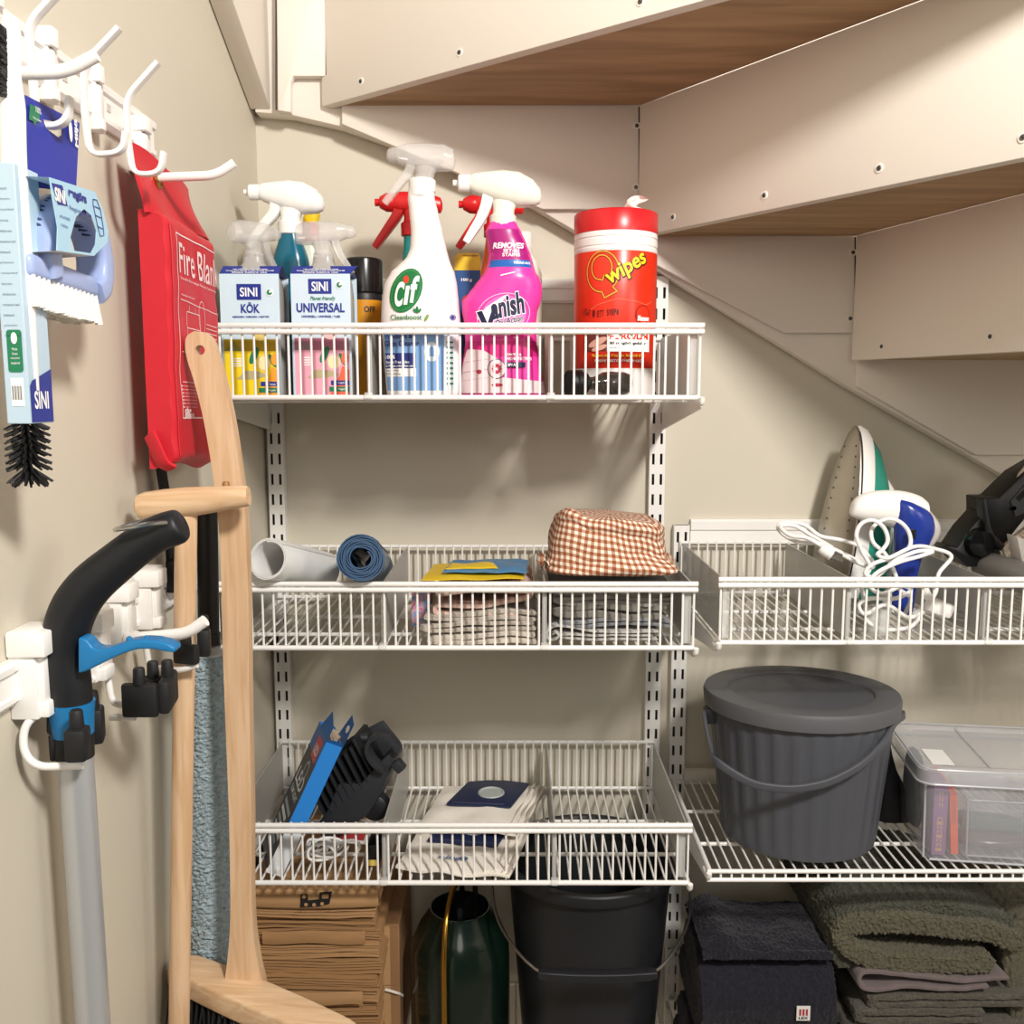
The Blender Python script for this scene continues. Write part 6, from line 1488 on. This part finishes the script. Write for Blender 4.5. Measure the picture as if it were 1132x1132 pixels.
tx('clas', x0+.007, Hf*.228-.002, .024, Hf*.022, .0005); tx('ohlson', x0+.007, Hf*.200+.001, .032, Hf*.020, .0005)
b.build('print', o, 0)
b = MB(FB); t_ = front(.0, .05); b.tube(crs([t_+V((-.022, -.004, .022)), t_+V((-.016, -.007, .010)), t_+V((-.010, -.005, -.006)), t_+V((-.004, .002, -.012))], 4), .006, 10, flat=(1.3, .35)); b.build('pull_tab', o)
b = MB(mat('red_piping', '#b01826', .5)); b.tube([front(.035, i/20)+V((.0008, 0, 0)) for i in range(1, 20)], .0012, 6); b.build('piping', o)
# black strap behind the blanket
p0 = atx(174, 478, -.378); p1 = atx(190, 640, -.378)
o = thing('black_strap', 'black flat strap hanging behind the red fire blanket', 'strap', p0)
b = MB(mat('black_webbing', '#141416', .7)); b.tube([V((0, 0, .02)), V((.001, 0, -.03)), V((.003, .012, -.085)), (p1-p0)+V((0, 0, .02))], 1, 10, flat=(.0022, .011), up=(1, 0, 0)); b.build('webbing', o, 50)
MB(BLACK).box(p1-p0+V((.002, 0, .004)), (.010, .022, .036), .002).build('end_piece', o, 30)
# ---------------------------------------------------------------- lower rail: clips and tool holders
JAW = RUBBER
def jaw(b, c, sx, sy, sz, ang=0):
    R = RZ(ang); b.mat(JAW).box(c, (sx, sy, sz), .003, R); b.lathe([(.0001, .0), (.0052, 0), (.0056, .002), (.0050, .0135), (.0042, .015), (.0001, .0152)], 14, V(c)+V((0, 0, sz/2-.001)))
def holder(Y, wire, jaws, label, zc, bh=.070):
    o = thing('tool_holder', label, 'tool holder', (XW, Y, zc), group='clip-on tool holders on the lower rail'); off = V(o.location); block(o, Y, zc, bh, .026, .030)
    for w in wire: MB(WHITE).tube(fillet([V(p)-off for p in w], .010, 5), .0032, 10).build('wire_arm', o)
    for (c, d, a) in jaws:
        b = MB(); jaw(b, V(c)-off, *d, a); b.build('rubber_jaw', o, 35)
    return o
YP_ = -.773
w1 = [[atx(52, 784, -.366), at(27, 799, -.800), at(25, 830, -.803), at(40, 848, -.803), at(92, 846, -.797)]]
holder(-.790, w1, [(at(86, 822, -.805), (.016, .018, .026), .1), (at(103, 801, -.752), (.017, .020, .030), .3), (at(61, 824, -.778), (.006, .014, .024), 0)], 'nearest tool holder, gripping the aluminium pole of the black handle', atx(30, 752, -.37).z)
Y2 = -.66; w2 = [[atx(100, 752, -.372), at(118, 742, -.67), at(124, 778, -.675), at(140, 780, -.675)], [at(122, 793, -.69), at(150, 793, -.69)]]
holder(-.685, w2, [(at(155, 774, -.70), (.032, .008, .031), 0), (at(170, 762, -.655), (.028, .008, .026), 0), (at(186, 764, -.678), (.010, .044, .030), .15)], 'empty tool holder with black rubber jaws beside the blue trigger', atx(110, 712, -.37).z, .064)
w3 = [[atx(160, 705, -.368), at(165, 738, -.575), at(200, 741, -.600), at(218, 735, -.600)]]
holder(-.55, w3, [(at(206, 723, -.600), (.026, .010, .020), -.3), (at(226, 710, -.578), (.012, .016, .028), .2)], 'tool holder gripping the round beech pole', atx(165, 667, -.365).z, .062)
o = thing('tool_holder', 'plain white clip between the empty holder and the beech pole', 'tool holder', (XW, -.625, atx(135, 680, -.37).z), group='clip-on tool holders on the lower rail'); block(o, -.625, V(o.location).z, .062, .026, .030)
b = MB(WPL); off = V(o.location); b.tube(fillet([atx(140, 706, -.366)-off, at(178, 703, -.64)-off, at(207, 700, -.645)-off, at(227, 686, -.645)-off], .010, 5), .0056, 14); b.build('hook_rod', o)
b = MB(STEEL)
# ---------------------------------------------------------------- mop with black handle and aluminium pole
o = thing('spray_mop', 'aluminium pole mop with a curved black handle and blue trigger', 'mop', at(103, 1132, YP_)); off = V(o.location)
def Mp(px, py, dy=0): return at(px, py, YP_+dy)-off
ALU = mat('aluminium', '#c6c9cd', .34, metal=.55)
b = MB(ALU).tube([Mp(82.5, 800), Mp(84.5, 850), Mp(103, 1132), Mp(103, 1132)*1+V((.0, .0, -.30))], .0136, 28); b.build('pole', o)
HB = mat('handle_black', '#15171c', .48, bump=(500, .06, .0004))
hp = [(77.5, 779, 24.5), (75, 752, 25), (71.5, 720, 25), (75, 692, 25.5), (85, 667, 25.5), (102, 645, 24.5), (129, 622, 23), (156, 601, 21.5), (176, 589, 20.5), (194, 583, 20), (200, 581, 18), (202.5, 580, 14)]
sc_ = 1/(1060/(YP_+DIST)); rings = []
pc = crs([Mp(x, y)+V((0, 0, 0)) for x, y, r in hp], 5); rr = crs([(r, 0, 0) for x, y, r in hp], 5)
b = MB(HB); b.tube(pc, [q.x*sc_ for q in rr], 26, flat=(.92, 1.0), up=(0, 1, 0)) if False else b.tube(pc, [q.x*sc_ for q in rr], 26); b.build('handle', o, 50)
HBL = mat('trigger_blue', '#1773ad', .35)
b = MB(HBL).tube([Mp(79, 775), Mp(79.5, 792), Mp(81, 811)], [25.3*sc_, 24*sc_, 22.5*sc_], 26); b.build('collar', o)
b = MB(RUBBER).tube([Mp(81, 806), Mp(82, 836)], 22*sc_, 24); b.build('rubber_sleeve', o)
b = MB(HBL); tp_ = crs([Mp(90, 724, -.012), Mp(105, 721, -.014), Mp(130, 714, -.014), Mp(155, 710, -.014), (Mp(177, 712, -.014)), Mp(192, 718, -.014)], 5)
b.prism([Mp(x, y, -.020) for x, y in ((86, 705), (93, 706), (97, 709), (101, 715), (107, 718), (117, 718), (128, 714), (142, 709), (158, 707), (172, 708), (184, 711), (193, 716), (193, 722), (184, 721), (168, 718), (152, 718), (138, 722), (124, 728), (110, 735), (96, 742), (86, 745))], (0, .016, 0), bev=.0018, seg=3)
for x, y in ((143, 706), (162, 705), (178, 707)): b.lathe([(.0026, -.001), (.0022, .002), (.0001, .0034)], 10, Mp(x, y+1.5, -.012))
b.build('trigger', o, 40)
b = MB(STEEL); a0 = Mp(184, 577, -.012); b.tube(crs([Mp(184, 578, -.014), Mp(165, 579, -.024), Mp(145, 583, -.026), Mp(131, 585, -.018), Mp(127, 586, -.004), Mp(131, 584, .010), Mp(150, 578, .020), Mp(172, 573, .019), Mp(186, 572, .012)], 5), .0018, 8); b.build('hanging_loop', o)
# ---------------------------------------------------------------- beech broom and T-handled pole
YT, YA = -.578, -.545
o = thing('wooden_pole', 'round beech pole with a T-shaped wooden handle', 'pole', at(198, 1132, YT)); off = V(o.location)
b = MB(BEECH).tube([at(206, 562, YT)-off, at(198, 1132, YT)-off, at(197.5, 1132, YT)-off+V((-.010, .0, -.728))], .0107, 24); b.build('shaft', o)
A, B = at(151, 561, YT-.004)-off, at(275, 548, YT-.002)-off; d = (B-A); Lh = d.length; q = V((0, 0, 1)).rotation_difference(d).to_matrix()
b = MB(BEECHX).lathe([(.0001, 0), (.008, .0004), (.0125, .003), (.0145, .010), (.0152, .03), (.0150, Lh*.45), (.0136, Lh*.62), (.0115, Lh*.85), (.0105, Lh-.003), (.0095, Lh), (.0001, Lh)], 30, A, q); b.build('t_handle', o, 40)
o = thing('broom', 'beech broom with a flat curved handle drilled at its top', 'broom', at(268, 1100, YA)); off = V(o.location)
rt = [(224, 367), (232, 374), (239, 391), (248, 425), (256, 462), (262, 498), (267, 535), (271, 575), (274, 650), (275, 720), (276, 800), (278, 900), (278, 980), (280, 1030), (286, 1070), (291, 1092), (291, 1106), (286, 1112)]
lf = [(246, 1093), (250, 1072), (254, 1030), (254.5, 980), (253, 900), (250, 820), (247, 740), (245, 660), (243, 600), (238, 545), (231, 497), (223, 455), (214, 420), (207, 398), (204.5, 382), (207, 371), (215, 366)]
pts = [at(x, y, YA)-off for x, y in rt]+[at(x, y, YA)-off for x, y in lf]
pts = crs(pts[:17], 3)+[pts[17]]+crs(pts[18:], 3)
hc = at(221, 387, YA)-off; hole = [hc+V((.0050*math.cos(t), 0, .0050*math.sin(t))) for t in (2*PI*i/20 for i in range(20))]
bm = bmesh.new(); vo = [bm.verts.new(p) for p in pts]; vh = [bm.verts.new(p) for p in hole]
es = [bm.edges.new((vs[i], vs[(i+1) % len(vs)])) for vs in (vo, vh) for i in range(len(vs))]
bmesh.ops.triangle_fill(bm, edges=es, use_beauty=True)
ret = bmesh.ops.extrude_face_region(bm, geom=bm.faces[:]); 
for g in ret['geom']:
    if isinstance(g, bmesh.types.BMVert): g.co.y += .016
bmesh.ops.recalc_face_normals(bm, faces=bm.faces[:])
b = MB(BEECH).bm(bm); b.build('handle', o, 40)
b = MB(wood_mat('dark_peg', '#a47a48', '#8c6538', 'Z', 90)).lathe([(.0036, -.004), (.0036, .006), (.0028, .0078), (.0001, .008)], 14, at(250, 541, YT+.004)-off); b.build('peg', o)
A, B = at(196, 1066, -.515), at(392, 1150, -.615); d = (B-A).normalized(); u = V((0, 0, 1)); s_ = d.cross(u).normalized(); Lh = (B-A).length
b = MB(BEECHX); rings = []
for i in range(15):
    t = i/14; w = .022-.005*abs(2*t-1)**2; h = .0135; c = A+(B-A)*t+V((0, 0, -.006))-off; e = 1 if 0 < i < 14 else .86
    rings.append([c+s_*p[0]*e+u*p[1]*e for p in rrect(2*w, 2*h, .004, 3)])
b.loft(rings).build('head_block', o, 40)
b = MB(mat('broom_bristles', '#17171a', .65)); r_ = random.Random(9)
for i in range(30):
    for j in range(5):
        p = A+(B-A)*((i+.5)/30)+s_*(-.016+.008*j)+V((0, 0, -.019))-off
        for k in range(3):
            dv_ = V(((r_.random()-.5)*.016, (r_.random()-.5)*.016, -.055-.01*r_.random()))+s_*(-.003*(j-2)*-1.6); b.tube([p, p+dv_*.6, p+dv_], [.0014, .0012, .0008], 4)
b.build('bristles', o)
# ---------------------------------------------------------------- microfibre duster
YD = -.472; pT, pB = at(231, 722, YD), at(235, 1092, YD); o = thing('duster', 'pale blue microfibre duster with a black handle behind the beech pole', 'duster', pB); off = pB
DU = mat('microfibre_blue', '#a2b5be', .95, bump=(520, 1.0, .003), var=.22, vscale=(230, 230, 200), fuzz=.4, spec=.1)
d = pT-pB; Ld = d.length; q = V((0, 0, 1)).rotation_difference(d).to_matrix(); b = MB(DU)
def fur(u, v):
    a = 2*PI*u; z = Ld*v; r = .0285*(1 if .02 < v < .985 else .8); c = (math.cos(a)*55, math.sin(a)*55, z*1500)
    r += .0032*nz((math.cos(a)*9, math.sin(a)*9, z*330))+.0022*nz((math.cos(a)*19, math.sin(a)*19, z*700), 1, 4)
    return q @ V((r*math.cos(a), r*math.sin(a), z))
b.grid(fur, 110, 420, True); b.add([q @ V((.023*math.cos(2*PI*i/20), .023*math.sin(2*PI*i/20), Ld)) for i in range(20)], [list(range(20))]); b.build('microfibre', o, 180)
pH = at(229, 560, YD); b = MB(BLACK).tube([pT-off, pT-off+(pH-pT)*.14, pT-off+(pH-pT)*.14, pH-off], [.0128, .0128, .0118, .0112], 20); b.build('handle', o, 40)
b = MB(CLEAR).tube([pT-off+V((0, 0, -.004)), pT-off+V((0, 0, .010))], .020, 20); b.build('ferrule', o, 40)
